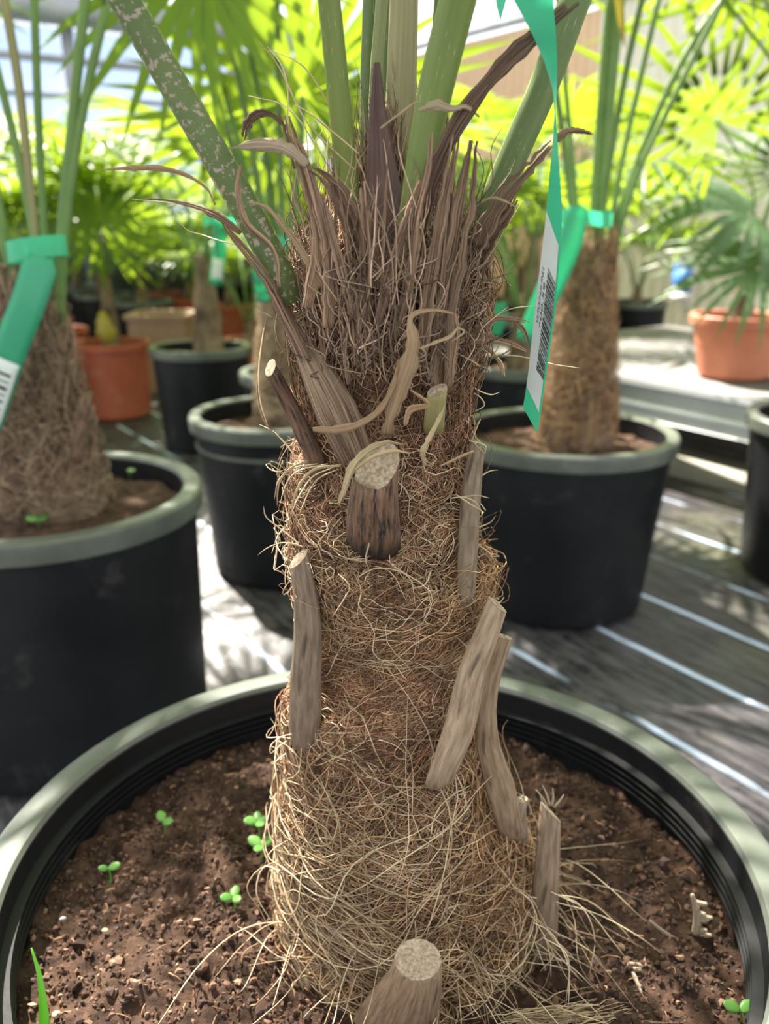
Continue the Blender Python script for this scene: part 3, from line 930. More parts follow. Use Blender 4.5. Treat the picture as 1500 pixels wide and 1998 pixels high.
# long left stub
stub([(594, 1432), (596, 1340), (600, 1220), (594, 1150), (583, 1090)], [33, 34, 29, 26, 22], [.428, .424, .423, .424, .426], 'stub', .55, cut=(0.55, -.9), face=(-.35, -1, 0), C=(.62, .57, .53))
# upper right stub
stub([(909, 1150), (913, 1060), (919, 960), (931, 872)], [20, 22, 21, 17], [.425, .426, .428, .432], 'stub', .7, cut=(-0.7, -.5), face=(.45, -1, 0), C=(.72, .68, .61))
# right long stub
stub([(868, 1495), (893, 1430), (925, 1300), (950, 1235), (970, 1180)], [28, 32, 29, 25, 23], [.397, .402, .410, .415, .42], 'stub', .5, cut=(-0.35, -.5), face=(.1, -1, .1), C=(1.0, .90, .80))
# forked right stub
stub([(992, 1605), (975, 1530), (952, 1450), (950, 1380), (962, 1310), (982, 1242)], [26, 30, 23, 18, 17, 19], [.423, .423, .426, .43, .435, .438], 'stub', .35, cut=(0.0, -.3), face=(-.25, -1, 0), C=(.85, .74, .62))
# low right stub with broken top
stub([(1058, 1865), (1062, 1780), (1068, 1680), (1074, 1585)], [28, 27, 24, 21], [.425, .428, .432, .436], 'stub', .45, cut=(-0.9, .2), face=(-.3, -1, .1), C=(.78, .70, .62))
stub([(1015, 1610), (1012, 1585), (1016, 1560)], [14, 14, 13], [.445, .446, .448], 'stub', .7, cut=(0.3, -.4), face=(0, -1, .3), C=(1, .92, .95))
# stub at the very foot
stub([(775, 1995), (795, 1945), (810, 1905), (815, 1872)], [84, 66, 53, 46], [.378, .371, .366, .364], 'stub', .55, cut=(0.0, -1.1), face=(0, -1, .4), C=(.85, .73, .62))
# small pale cut end high on the right
stub([(848, 810), (850, 785), (853, 762)], [20, 20, 19], [.408, .405, .403], 'spear', .6, cut=(0.5, -.6), C=(1.2, 1.15, 1.0))
# splinters on the broken top
for (u, v, u2, v2) in [(1068, 1575, 1045, 1540), (1072, 1572, 1058, 1532), (1076, 1572, 1078, 1538), (1080, 1575, 1100, 1550), (1060, 1580, 1050, 1545), (1035, 1590, 1030, 1565), (1022, 1580, 1020, 1550)]:
    P = spline([W(u, v, .446), W((u + u2) / 2 + 2, (v + v2) / 2, .446), W(u2, v2, .447)], 8)
    obj('splinter', MB().sweep(P, np.linspace(.0011, .0004, 8), np.linspace(.0008, .0003, 8), (0, -1, 0), [(1, 0), (0, 1), (-1, 0), (0, -1)]), 'papery', palm)
# broad sheath arm running up to the left stalk
stub([(690, 880), (655, 800), (622, 735), (585, 665), (550, 600), (535, 560)], [36, 42, 34, 18, 15, 12], [.405, .408, .414, .422, .428, .43], 'strap', .3, cut=(0, 0), face=(-.1, -1, .15), C=(1.75, 1.6, 1.42), name='sheath_arm')

# ------------------------------------------------------------------ green stalks
def stalk(px, hw, Y, mat_='petiole', thk=.6, face=(0, -1, 0), C=(1, 1, 1), Cb=None, margin=1.5, name='leaf_stalk', top=None, leaf=None, n=34):
    """px bottom->top; continues above the picture to 'top' (world) where a fan leaf may sit"""
    Ys = [Y] * len(px) if isinstance(Y, (int, float)) else list(Y)
    pts = [W(u, v, y) for (u, v), y in zip(px, Ys)]
    ws = [h * pxm(v, y) for h, (u, v), y in zip(hw, px, Ys)]
    if top is not None:
        pts.append(np.array(top)); ws.append(ws[-1] * 0.55)
    P = spline(pts, n)
    w = np.maximum(spline_at(pts, ws, n), 0.001)
    C0 = np.array(C, float)
    Cp = np.tile(C0, (n, 1))
    if Cb is not None:
        t = smooth01(np.linspace(0, 2.0, n))[:, None]
        Cp = np.array(Cb, float) * (1 - t) + C0 * t
    sc = np.ones((len(PET), 3))
    sc[0] = sc[6] = margin
    o = obj(name, MB().sweep(P, w, w * thk, face, PET, Cp, None, True, sc), mat_, palm)
    if leaf:
        o['_end'] = [float(x) for x in P[-1]]
    return o, P

STALKS = [
    # left scurfy stalk
    dict(px=[(575, 590), (530, 500), (430, 320), (330, 150), (243, 0)], hw=[26, 29, 30, 30, 31], Y=[.425, .425, .42, .415, .41], mat_='petiole_scurf', face=(.2, -1, .2), top=(-.30, .45, 1.28), leaf=(.46, 'leafd')),
    dict(px=[(692, 470), (680, 380), (662, 200), (642, 0)], hw=[20, 22, 23, 23], Y=[.43, .43, .425, .42], face=(.3, -1, 0), top=(-.10, .40, 1.32), Cb=(1.35, 1.2, .8), leaf=(.46, 'leaf')),
    dict(px=[(716, 460), (716, 330), (716, 150), (722, 0)], hw=[13, 13, 14, 14], Y=.475, top=(-.04, .60, 1.36), leaf=(.42, 'leaf')),
    dict(px=[(728, 460), (728, 300), (733, 150), (745, 0)], hw=[11, 11, 12, 12], Y=.455, top=(.02, .55, 1.40), mat_='spear', C=(.9, 1.1, 1.0)),
    dict(px=[(755, 460), (752, 300), (755, 150), (765, 0)], hw=[12, 12, 13, 13], Y=.468, top=(.03, .58, 1.40)),
    dict(px=[(775, 500), (780, 380), (782, 200), (788, 0)], hw=[32, 33, 31, 29], Y=[.445, .445, .44, .44], mat_='spear', thk=.5, top=(.03, .50, 1.35), face=(-.3, -1, 0)),
    # right-centre broad stalk
    dict(px=[(792, 520), (808, 400), (840, 220), (872, 80), (893, 0)], hw=[26, 28, 34, 37, 37], Y=[.415, .415, .415, .413, .41], face=(-.25, -1, 0), top=(.12, .36, 1.30), C=(1.0, 1.1, 1.0), Cb=(1.3, 1.2, .8), leaf=(.46, 'leaf')),
    dict(px=[(838, 500), (850, 300), (850, 150), (860, 0)], hw=[12, 13, 13, 13], Y=.46, top=(.08, .60, 1.34), leaf=(.40, 'leafd')),
    dict(px=[(885, 640), (925, 500), (985, 340), (1060, 170), (1122, 0)], hw=[24, 27, 29, 30, 31], Y=[.45, .45, .45, .45, .452], face=(-.35, -1, .1), top=(.33, .47, 1.26), leaf=(.46, 'leafd')),
]
LEAFJOBS = []
for s in STALKS:
    lf = s.get('leaf')
    o, P = stalk(**s)
    if '_end' in o: del o['_end']
    if lf: LEAFJOBS.append((P, lf))
# purple-brown sheath spear in the centre
o, P = stalk([(752, 560), (750, 440), (742, 300), (737, 200), (735, 122)], [62, 46, 27, 14, 6], [.415, .42, .43, .435, .437], 'purple', .35, (0, -1, 0), name='sheath_spear', margin=1.0, n=24)
o['label'] = 'purple-brown pointed sheath'

# ------------------------------------------------------------------ dry straps and strips
def strip(px, hw, Y, mat_='strap', C=(1, 1, 1), fold=.25, face=(0, -1, 0), twist=None, name='dry_strap', n=28, sw=.5):
    Ys = [Y] * len(px) if isinstance(Y, (int, float)) else list(Y)
    pts = [W(u, v, y) for (u, v), y in zip(px, Ys)]
    P = spline(pts, n)
    w = np.maximum(spline_at(pts, [h * pxm(v, y) for h, (u, v), y in zip(hw, px, Ys)], n), .0003)
    w = w * (1 + .14 * rng.normal(size=n)) * .85
    C = np.array(C, float)
    if mat_ == 'strap':
        C = (.6 * C + .4 * C.mean() * np.array([1.12, .98, .86])) * 2.3
    else:
        C = C * 1.1
    k = 1 if max(hw) < 5 else (3 if max(hw) < 12 else 5)
    if sw < .3:
        k = 1 if mat_ == 'papery' else (2 if max(hw) < 16 else 3)
    mb = MB()
    T = nrm(np.gradient(P, axis=0))
    Wd = nrm(np.cross(T, np.broadcast_to(np.asarray(face, float), P.shape)))
    q = np.linspace(0, 1, n)
    for j in range(k):
        o_ = (j - (k - 1) / 2) / max(1, k) * 2
        sway = sw * rng.normal() * np.sin(q * rng.uniform(2, 5) + rng.random() * 6) * (.3 + q)
        Q = P + Wd * (w * (o_ + (sway if k > 1 else 0)))[:, None] + np.array([0, -1, 0]) * (rng.uniform(-.0012, .0018) if k > 1 else 0)
        m_ = n if k == 1 else int(n * (1 - sw * .45 * rng.random()))
        wj = w * (1 if k == 1 else 1.25 / k) * np.interp(q, [0, .8, 1], [1, .9, .35])
        mb.ribbon(Q[:m_], wj[:m_], face, fold, C * rng.uniform(.8, 1.15), nw=3)
    return obj(name, mb, mat_, palm)

DKB = (.55, .5, .48)
STRIPS = [
    # long brown strap crossing the right stalks
    ([(800, 520), (850, 330), (895, 240), (980, 130), (1060, 55), (1140, -20)], [16, 20, 20, 20, 22, 20], [.412, .402, .398, .398, .40, .405], 'strap', (.48, .40, .38), .5),
    ([(690, 560), (690, 440), (640, 350), (600, 320)], [26, 26, 14, 8], [.41, .405, .405, .405], 'strap', (.75, .62, .6), .35),
    ([(600, 322), (560, 290), (510, 282), (445, 290)], [8, 16, 16, 2], [.405, .405, .41, .412], 'papery', (.95, .92, .9), .3),
    ([(600, 600), (620, 480), (590, 330), (560, 230), (552, 195)], [12, 14, 10, 8, 3], .41, 'strap', (.95, .82, .72), .5),
    ([(640, 640), (640, 480), (615, 380), (585, 290), (560, 250)], [12, 15, 11, 8, 4], .405, 'strap', (1.0, .88, .78), .4),
    ([(560, 250), (525, 222), (495, 225), (478, 250), (474, 278)], [4, 5, 9, 9, 3], [.408, .41, .413, .415, .415], 'strap', (.5, .36, .34), .4),
    ([(575, 330), (560, 270), (540, 210)], [3, 4, 2], .42, 'strap', (.8, .7, .6), .2),
    # straps right of the middle
    ([(862, 760), (868, 600), (895, 430), (915, 310), (930, 232)], [26, 27, 24, 14, 9], [.408, .405, .40, .40, .402], 'strap', (.88, .76, .66), .3),
    ([(820, 720), (838, 560), (862, 420), (885, 300), (898, 225)], [14, 16, 13, 9, 6], [.402, .398, .398, .398, .40], 'strap', (.8, .68, .6), .4),
    ([(700, 700), (712, 560), (712, 440), (706, 340)], [14, 15, 13, 8], [.408, .402, .402, .41], 'strap', (.95, .82, .75), .45),
    ([(735, 640), (765, 520), (795, 420), (830, 330)], [10, 12, 9, 5], [.402, .398, .398, .40], 'strap', (.75, .62, .58), .5),
    ([(765, 660), (800, 540), (815, 420), (835, 330), (842, 225)], [10, 10, 8, 6, 4], [.402, .396, .394, .396, .40], 'strap', (.85, .72, .62), .5),
    ([(690, 620), (660, 500), (640, 430), (625, 370)], [9, 11, 9, 4], .40, 'strap', (1.05, .92, .82), .4),
    ([(815, 216), (850, 205), (880, 212), (908, 208), (935, 228)], [2, 12, 9, 5, 6], [.396, .394, .394, .396, .40], 'papery', (1, .98, .92), .3),
    ([(742, 250), (780, 222), (815, 200), (826, 200)], [2, 2.5, 3, 2], .396, 'papery', (.9, .85, .75), .2),
    # lower right dry leaf
    ([(930, 480), (980, 390), (1050, 310), (1085, 270)], [22, 17, 10, 8], [.43, .425, .42, .42], 'strap', (.72, .62, .55), .35),
    ([(1085, 270), (1110, 254), (1135, 256), (1162, 264)], [8, 6, 5, 1.5], [.42, .42, .42, .42], 'strap', (.8, .7, .62), .3),
    ([(905, 560), (950, 470), (1000, 400), (1010, 372)], [20, 17, 10, 6], [.438, .43, .425, .425], 'strap', (.6, .48, .42), .4),
    ([(900, 470), (930, 400), (960, 386), (990, 395), (1012, 408)], [2, 3, 3, 3, 1.5], .415, 'papery', (.95, .9, .78), .3),
    # loose strips at the left
    ([(600, 700), (560, 620), (520, 545), (480, 490), (440, 440), (420, 400)], [8, 9, 9, 8, 5, 3], [.415, .42, .42, .418, .415, .415], 'strap', (.85, .7, .6), .4),
    ([(420, 400), (405, 370), (370, 345), (320, 330), (250, 328), (195, 332)], [2, 2.5, 4, 7, 6, 2], [.415, .412, .41, .408, .406, .405], 'papery', (.75, .62, .5), .3),
    ([(470, 455), (430, 425), (385, 405), (330, 392), (255, 388)], [5, 8, 5, 2, 1], .412, 'strap', (.75, .6, .5), .4),
    ([(545, 560), (535, 490), (480, 430), (465, 370), (475, 300)], [4, 5, 7, 6, 3], [.408, .405, .40, .398, .40], 'strap', (1.1, .95, .8), .5),
    ([(630, 560), (560, 450), (510, 400), (480, 395)], [8, 8, 5, 2], .41, 'papery', (.7, .62, .52), .4),
    # folded brown leaf in the middle
    ([(755, 850), (760, 820), (780, 760), (800, 700), (806, 660), (800, 620), (850, 605), (885, 612)], [13, 13, 20, 24, 17, 7, 5, 7], [.395, .39, .387, .386, .386, .388, .388, .388], 'papery', (.72, .6, .5), .12),
    ([(610, 838), (660, 838), (700, 828), (740, 800), (765, 755), (778, 700)], [5, 10, 9, 8, 7, 4], [.40, .396, .392, .388, .386, .386], 'papery', (.8, .66, .52), .15),
    ([(820, 680), (850, 668), (880, 655), (895, 640), (905, 645), (880, 668)], [2, 4, 4, 3, 3, 2], .385, 'papery', (1, .95, .8), .3),
    ([(885, 612), (890, 640), (882, 720), (880, 760)], [6, 8, 7, 5], .39, 'strap', (.95, .82, .7), .4),
    ([(790, 830), (800, 800), (835, 790), (800, 760)], [4, 9, 5, 4], .388, 'papery', (.7, .56, .45), .4),
    # pale curled leaves above the fat stub
    ([(660, 985), (672, 950), (690, 905), (715, 880), (750, 864), (790, 868)], [3, 6, 10, 9, 7, 3], [.375, .374, .376, .38, .386, .392], 'papery', (1.0, .98, .82), .4),
    ([(670, 970), (690, 920), (730, 890), (770, 880), (800, 885)], [2, 4, 6, 5, 2], .38, 'papery', (1, .95, .78), .4),
    ([(830, 910), (825, 880), (840, 850), (860, 810), (868, 790)], [3, 7, 6, 5, 2], [.393, .388, .388, .39, .392], 'papery', (.95, .9, .72), .4),
    ([(600, 900), (570, 912), (548, 935), (540, 985)], [3, 3, 3, 1], .415, 'papery', (1, .95, .75), .4),
    ([(665, 908), (610, 918), (580, 955), (566, 1005)], [3, 4, 4, 2], .408, 'papery', (1, .95, .75), .4),
    ([(925, 880), (900, 890), (880, 900), (858, 910)], [2, 4, 4, 2], .41, 'papery', (.85, .75, .58), .4),
    # strips sticking out at the right
    ([(905, 680), (930, 640), (960, 622), (1000, 622), (1036, 630)], [5, 6, 6, 4, 2], .44, 'strap', (1.0, .88, .72), .4),
    ([(915, 625), (935, 612), (960, 612), (975, 620)], [3, 7, 5, 1], .45, 'papery', (.7, .6, .45), .4),
    ([(905, 665), (950, 660), (1000, 672), (1030, 688)], [4, 5, 6, 3], .445, 'strap', (1.0, .86, .72), .4),
    ([(1000, 627), (1018, 640), (1028, 660), (1032, 672)], [3, 5, 4, 2], .44, 'strap', (.95, .8, .65), .4),
    ([(912, 665), (945, 675), (972, 705), (982, 732)], [3, 5, 4, 6], .44, 'papery', (.75, .62, .45), .5),
    ([(860, 560), (875, 420), (884, 360)], [6, 7, 3], .40, 'strap', (.7, .6, .52), .5),
    ([(1028, 1080), (975, 1085)], [1, 1], .48, 'strap', (1, 1, 1), .2),
]
for px, hw, Y, mt, C, fold in STRIPS[:-1]:
    strip(px, hw, Y, mt, C, fold if mt == 'strap' else fold * .5, name='dry_strap' if mt == 'strap' else 'papery_strip', sw=.16)
# many thin upright straplets that make the crown shaggy
for i in range(60):
    u0 = rng.uniform(600, 905)
    v0 = rng.uniform(560, 760)
    lean = (u0 - 750) * 0.25 + rng.normal() * 14
    h = rng.uniform(120, 300)
    w = rng.uniform(1.5, 5)
    y0 = 0.465 - 0.062 * math.cos(math.asin(np.clip((u0 - 755) / 170, -.95, .95))) - rng.uniform(0, .008)
    strip([(u0, v0), (u0 + lean * .3 + rng.normal() * 5, v0 - h * .4), (u0 + lean * .8, v0 - h * .8), (u0 + lean * 1.2 + rng.normal() * 10, v0 - h)], [w, w, w * .6, w * .2], y0, 'strap',
          tuple(np.array([1, .86, .76]) * rng.uniform(.55, 1.1)), .5, name='dry_strap', n=14)

# long free fibres that stand up between the stalks
n, K = 420, 18
u0 = rng.uniform(585, 925, n)
v0 = rng.uniform(520, 760, n)
ln = 60 + 260 * rng.random(n) ** 2
P = np.zeros((n, K, 3))
for i in range(n):
    yy = 0.465 - 0.066 * math.sqrt(max(.1, 1 - ((u0[i] - 755) / 185) ** 2)) - rng.uniform(-.004, .010)
    lean = (u0[i] - 755) * .22 + rng.normal() * 30
    q_ = np.linspace(0, 1, K)
    w_ = np.stack([rng.normal() * 16 * np.sin(q_ * rng.uniform(3, 8) + rng.random() * 6) + rng.normal() * 6 * np.sin(q_ * rng.uniform(9, 15)), rng.normal() * 10 * np.sin(q_ * 5)], -1)
    for k in range(K):
        f = k / (K - 1)
        P[i, k] = W(u0[i] + lean * f + w_[k, 0], v0[i] - ln[i] * f + w_[k, 1] * .4, yy + .012 * f * f)
o = obj('free_fibre', strand_mesh('free_fibre', P, rng.uniform(.0002, .00045, n), colours(n, PAL_GREY, (.2, .3, .3, .2))), 'fibre', palm)
o['kind'] = 'stuff'

# ------------------------------------------------------------------ fan leaves
def fan_mesh(n=30, R=0.42, fuse=0.42, spread=150, droop=0.25, pleat=0.16, wide=1.0, seed=0, ragged=0.08):
    r = np.random.default_rng(seed)
    mb = MB()
    A = np.radians(np.linspace(-spread, spread, n))
    da = A[1] - A[0]
    ts = np.array([0.03, 0.16, 0.3, fuse, fuse + (1 - fuse) * .35, fuse + (1 - fuse) * .7, 1.0])
    for i, a in enumerate(A):
        L = R * (0.72 + 0.28 * math.cos(a * 0.55)) * (1 + ragged * r.normal())
        hw_f = math.tan(da / 2) * fuse * L * wide
        hw = np.where(ts <= fuse, np.tan(da / 2) * ts * L * (1.0 if wide >= 1 else wide), 0)
        tail = np.array([.86, .5, .04])
        hw[4:] = hw_f * tail
        a2 = a + r.normal() * 0.02
        dr = droop * (0.6 + 0.8 * r.random())
        side = r.normal() * 0.03
        x0, y0 = math.sin(a2), math.cos(a2)
        px, py = math.cos(a2), -math.sin(a2)
        V = []
        for t, h in zip(ts, hw):
            rr = t * L
            z = -dr * L * max(0, t - .35) ** 2 * 1.6 + 0.10 * L * t * (1 - t)
            sx = side * L * t * t
            pz = pleat * h * 2.2
            c = np.array([x0 * rr + px * sx, y0 * rr + py * sx, z])
            V += [c + np.array([-px * h, -py * h, 0]), c + np.array([0, 0, -pz]), c + np.array([px * h, py * h, 0])]
        F = []
        for j in range(len(ts) - 1):
            k = j * 3
            F += [(k, k + 1, k + 4, k + 3), (k + 1, k + 2, k + 5, k + 4)]
        mb.add(V, F)
    return mb.mesh('leaf_blade')

FANS = {
    'a': fan_mesh(30, .42, .42, 150, .30, seed=1), 'b': fan_mesh(28, .38, .45, 140, .45, seed=2), 'c': fan_mesh(34, .42, .36, 165, .2, seed=3),
    'n': fan_mesh(24, .40, .22, 140, .22, wide=.85, seed=4), 's': fan_mesh(22, .30, .35, 130, .35, seed=5), 'w': fan_mesh(20, .40, .5, 110, .5, seed=6),
}
FANM = {}
def leaf_obj(kind, mt, hub, ydir, zdir, scale, parent, name='leaf_blade'):
    key = (kind, mt)
    if key not in FANM:
        me = FANS[kind].copy()
        me.materials.clear()
        me.materials.append(M[mt])
        FANM[key] = me
    o = bpy.data.objects.new(name, FANM[key])
    COL.objects.link(o)
    y = Vector(ydir).normalized()
    z = Vector(zdir)
    x = y.cross(z).normalized()
    z = x.cross(y)
    m = Matrix((x, y, z)).transposed().to_4x4()
    m = Matrix.Translation(Vector(hub)) @ m @ Matrix.Diagonal((scale, scale, scale, 1))
    o.parent = parent
    o.matrix_parent_inverse = pmat(parent).inverted()
    o.matrix_basis = m
    return o

for P, (R, mt) in LEAFJOBS:
    t = nrm(P[-1] - P[-4])
    rad = np.array([P[-1][0] - 0.01, P[-1][1] - PY, 0])
    yd = nrm(t * 0.8 + nrm(rad) * 0.9)
    leaf_obj('a', mt, P[-1], yd, (-rad[0], -rad[1], 0.5), R / .42, palm)

# ------------------------------------------------------------------ background palms
def trunk_mesh(h, r0, r1, seed, rough=0.12, nz=26):
    th = np.arange(28) * 2 * PI / 28
    V = []
    for z in np.linspace(-0.02, h, nz):
        t = max(0, z / h)
        r = r0 * (1 - t) + r1 * t
        for a in th:
            q = mnoise.fractal(Vector((math.cos(a) * 2.2 + seed, math.sin(a) * 2.2, z * 26)), 1.0, 2.0, 4)
            rr = r * (1 + rough * q)
            V.append((rr * math.cos(a), rr * math.sin(a), z))
    F = [(j * 28 + i, j * 28 + (i + 1) % 28, (j + 1) * 28 + (i + 1) % 28, (j + 1) * 28 + i) for j in range(nz - 1) for i in range(28)]
    F.append(tuple((nz - 1) * 28 + i for i in range(28)))
    return rawmesh('trunk', V, F)

def petiole_mesh(pts, r0, r1, n=14):
    P = spline(pts, n)
    w = np.linspace(r0, r1, n)
    return MB().sweep(P, w, w * .6, (0.3, -1, 0.2), [(1, 0), (.6, .7), (-.6, .7), (-1, 0), (-.5, -.8), (.5, -.8)]), P

def bgpalm(label, base, th, tr, stems, mats=('bgtrunk', 'bgpet', 'leaf'), fan='a', name='fan_palm', group=None, hair=0, seed=1, pr=.008, hairpal=None, ttop=.5):
    """stems: (azimuth deg, lean deg, length, leaf scale[, extra droop])"""
    root = empty(name, base)
    tag(root, label, 'palm', group)
    B = np.array(base, float)
    me = trunk_mesh(th, tr * 1.1, tr * ttop, seed)
    obj('trunk', me, mats[0], root, world=False)
    if hair:
        n, K = hair, 9
        t0 = rng.uniform(0, 2 * PI, n)
        z0 = rng.uniform(.01, th, n)
        ph = rng.normal(size=n) * .7 + rng.choice([0.2, 1.2, 2.2], n)
        ph = ph[:, None] + np.cumsum(rng.normal(size=(n, K)) * .3, 1)
        ds = .008 * rng.uniform(.6, 1.6, (n, 1))
        r = tr * (1.13 - (1.1 - ttop) * z0 / th)[:, None] * (1 + .16 * rng.random((n, K)))
        tt = t0[:, None] + np.cumsum(np.cos(ph) * ds, 1) / tr
        zz = np.clip(z0[:, None] + np.cumsum(np.sin(ph) * ds, 1), .005, th + .03)
        P = np.stack([r * np.cos(tt), r * np.sin(tt), zz], -1)
        h = obj('trunk_fibre', strand_mesh('trunk_fibre', P, np.full(n, .0006), colours(n, hairpal if hairpal is not None else PAL_BRN)), 'fibre', root, world=False)
        h['kind'] = 'stuff'
    for st in stems:
        az, lean, ln, sc = st[:4]
        a, l = math.radians(az), math.radians(lean)
        out = np.array([math.sin(a), math.cos(a), 0])
        p0 = np.array([0, 0, th - .02]) + out * tr * .45
        p1 = p0 + (out * math.sin(l * .7) + np.array([0, 0, math.cos(l * .7)])) * ln * .5
        p2 = p1 + (out * math.sin(l * 1.3) + np.array([0, 0, math.cos(l * 1.3)])) * ln * .5
        mb, P = petiole_mesh([p0, p1, p2], pr, pr * .55)
        obj('leaf_stalk', mb, mats[1], root, world=False)
        if sc > 0:
            t = nrm(P[-1] - P[-3])
            dr = st[4] if len(st) > 4 else 0.3
            yd = nrm(t + out * .5 - np.array([0, 0, dr]))
            leaf_obj(st[5] if len(st) > 5 else fan, st[6] if len(st) > 6 else mats[2], B + P[-1], yd, (-out[0] * .8, -out[1] * .8, 1.0), sc, root)
    return root

def pxstalk(root, px, hw, Y, mt, label=None):
    Ys = [Y] * len(px) if isinstance(Y, (int, float)) else list(Y)
    P = spline([W(u, v, y) for (u, v), y in zip(px, Ys)], 14)
    w = spline_at([W(u, v, y) for (u, v), y in zip(px, Ys)], [h * pxm(v, y) for h, (u, v), y in zip(hw, px, Ys)], 14)
    o = obj('leaf_stalk', MB().sweep(P, w, w * .6, (0.2, -1, .1), [(1, 0), (.6, .7), (-.6, .7), (-1, 0), (-.5, -.8), (.5, -.8)]), mt, root)
    return P

# --- left palm
LP = (-.510, 1.235)
pot('black pot with grey-green rim beside the large front pot, seedlings on its soil', LP[0], LP[1], .236, .387, taper=.93, soil=.035, rimw=.03, seed=3)
lp = bgpalm('palm with dark shaggy trunk and a green tape tied round its stalks', (LP[0] + .018, LP[1], .35), .33, .070, [], mats=('bgtrunkd', 'bgpet', 'leaf'), hair=2100, seed=3, hairpal=PAL_GREY, ttop=.42)
for px, hw, mt, top in [
    ([(95, 640), (70, 480), (25, 260), (-10, 120)], [11, 9, 8, 8], 'bgpetd', (-.80, 1.30, 1.25)),
    ([(85, 640), (62, 400), (30, 120), (5, -20)], [10, 9, 9, 9], 'spear', (-.72, 1.4, 1.40)),
    ([(100, 640), (88, 480), (75, 240), (66, -20)], [10, 8, 8, 8], 'bgpetd', (-.66, 1.62, 1.46)),
    ([(110, 640), (122, 440), (145, 200), (168, -20)], [13, 11, 10, 10], 'bgpet', (-.42, 1.22, 1.45)),
    ([(115, 640), (128, 440), (165, 200), (210, 0)], [11, 9, 9, 9], 'bgpetd', (-.33, 1.2, 1.40)),
    ([(60, 640), (20, 520), (-40, 300)], [11, 10, 9], 'bgpetd', (-1.0, 1.3, 1.1))]:
    P = pxstalk(lp, px, hw, 1.23, mt)
    e0 = P[-1]
    top = np.array(top)
    mb, Q = petiole_mesh([e0 - (P[-1] - P[-2]) * .2, (e0 + top) / 2 + np.array([0, 0, .03]), top], hw[-1] * pxm(0, 1.23), .004)
    obj('leaf_stalk', mb, mt, lp)
    out = np.array([top[0] - LP[0], top[1] - LP[1], 0]) + 1e-3
    leaf_obj('n' if top[0] > -.5 else 'a', 'leafy', top, nrm(nrm(out) + np.array([0, 0, .25])), (-out[0], -out[1], .6), .95, lp)
mb, Q = petiole_mesh([np.array([LP[0], LP[1], .68]), np.array([-.53, 1.225, 1.0]), np.array([-.59, 1.22, 1.29])], .007, .004)
obj('leaf_stalk', mb, 'bgpet', lp)
leaf_obj('b', 'leafy', (-.59, 1.22, 1.29), (-1, -.3, .1), (0, 0, 1), .8, lp)  # unseen leaf and its stalk, added to shade the front pot's soil
# its stub
P = spline([W(148, 900, 1.17), W(158, 830, 1.165), W(168, 770, 1.16)], 8)
obj('cut_stub', MB().sweep(P, .010, .006, (-.5, -1, 0), cut=(0.6, -.6)), 'stub_red', lp)

# --- middle palm behind the trunk
MPp = (-.215, 1.90)
pot('black pot with pale rim and raised hoop standing behind the trunk', -.232, 1.895, .198, .367, taper=.80, hoop=.82, soil=.045, seed=5)
mp2 = bgpalm('palm with pale tan trunk in the hooped black pot', (MPp[0], MPp[1], .32), .32, .062, [(335, 20, .9, .9), (170, 15, .9, .85), (210, 18, .9, .9), (295, 20, .95, .8), (255, 20, .95, .9)],
             mats=('bgtrunk', 'bgpet', 'leafy'), seed=5, hair=900, hairpal=PAL_PALE, ttop=.7)
P = pxstalk(mp2, [(555, 640), (570, 420), (585, 300), (590, 188)], [11, 10, 8, 7], [1.9, 1.9, 1.92, 1.94], 'bgpet')
leaf_obj('c', 'leafy', P[-1], (-.05, -.10, 1), (0, 1, .25), 1.05, mp2)
# drooping leaf above
leaf_obj('s', 'leafy', W(395, -75, 1.55), (.0, -.25, -1), (.1, -1, .4), .95, mp2)
mb, Q = petiole_mesh([np.array([MPp[0], MPp[1], .66]), W(470, 40, 1.75), W(395, -75, 1.55)], .007, .004)
obj('leaf_stalk', mb, 'bgpet', mp2)

# --- right palm
RP = (.368, 1.725)
pot('black pot with grey rim and drain hole holding the palm beside the bench', .362, 1.722, .226, .367, taper=.80, soil=.04, seed=7)
rp2 = bgpalm('palm with sunlit brown trunk in the black pot beside the bench', (.385, 1.72, .33),   .40, .068, [(170, 22, .7, .9), (230, 28, .7, .9), (20, 30, .7, .95), (80, 30, .75, .95)], seed=8, hair=1800, hairpal=PAL_GOLD, ttop=.62)
for px, hw, mt in [([(1150, 560), (1165, 300), (1180, 100), (1192, -30)], [9, 8, 8, 8], 'bgpetd'), ([(1165, 560), (1182, 300), (1198, 100), (1210, -30)], [9, 10, 12, 14], 'bgpet'),
                   ([(1178, 560), (1205, 360), (1250, 150), (1292, -30)], [7, 6, 6, 6], 'bgpet'), ([(1190, 520), (1235, 360), (1320, 180), (1425, -30)], [7, 6, 6, 6], 'bgpetd'),
                   ([(1135, 560), (1115, 300), (1100, 130)], [7, 6, 5], 'bgpet')]:
    P = pxstalk(rp2, px, hw, 1.72, mt)
    e0 = P[-1]
    d = nrm(P[-1] - P[-3])
    top = e0 + d * .35
    mb, Q = petiole_mesh([e0 - d * .01, (e0 + top) / 2, top], .006, .004)
    obj('leaf_stalk', mb, mt, rp2)
    leaf_obj('a', 'leafy', top, (d[0] * 1.5, -.3, .6), (-d[0], .3, 1), .9, rp2)
tipm = MB().ribbon(spline([W(1205, -20, 1.70), W(1212, 40, 1.69), W(1218, 92, 1.69)], 8), [.008, .008, .0075, .007, .006, .005, .003, .001])
obj('leaf_tip', tipm, 'leafp', rp2)

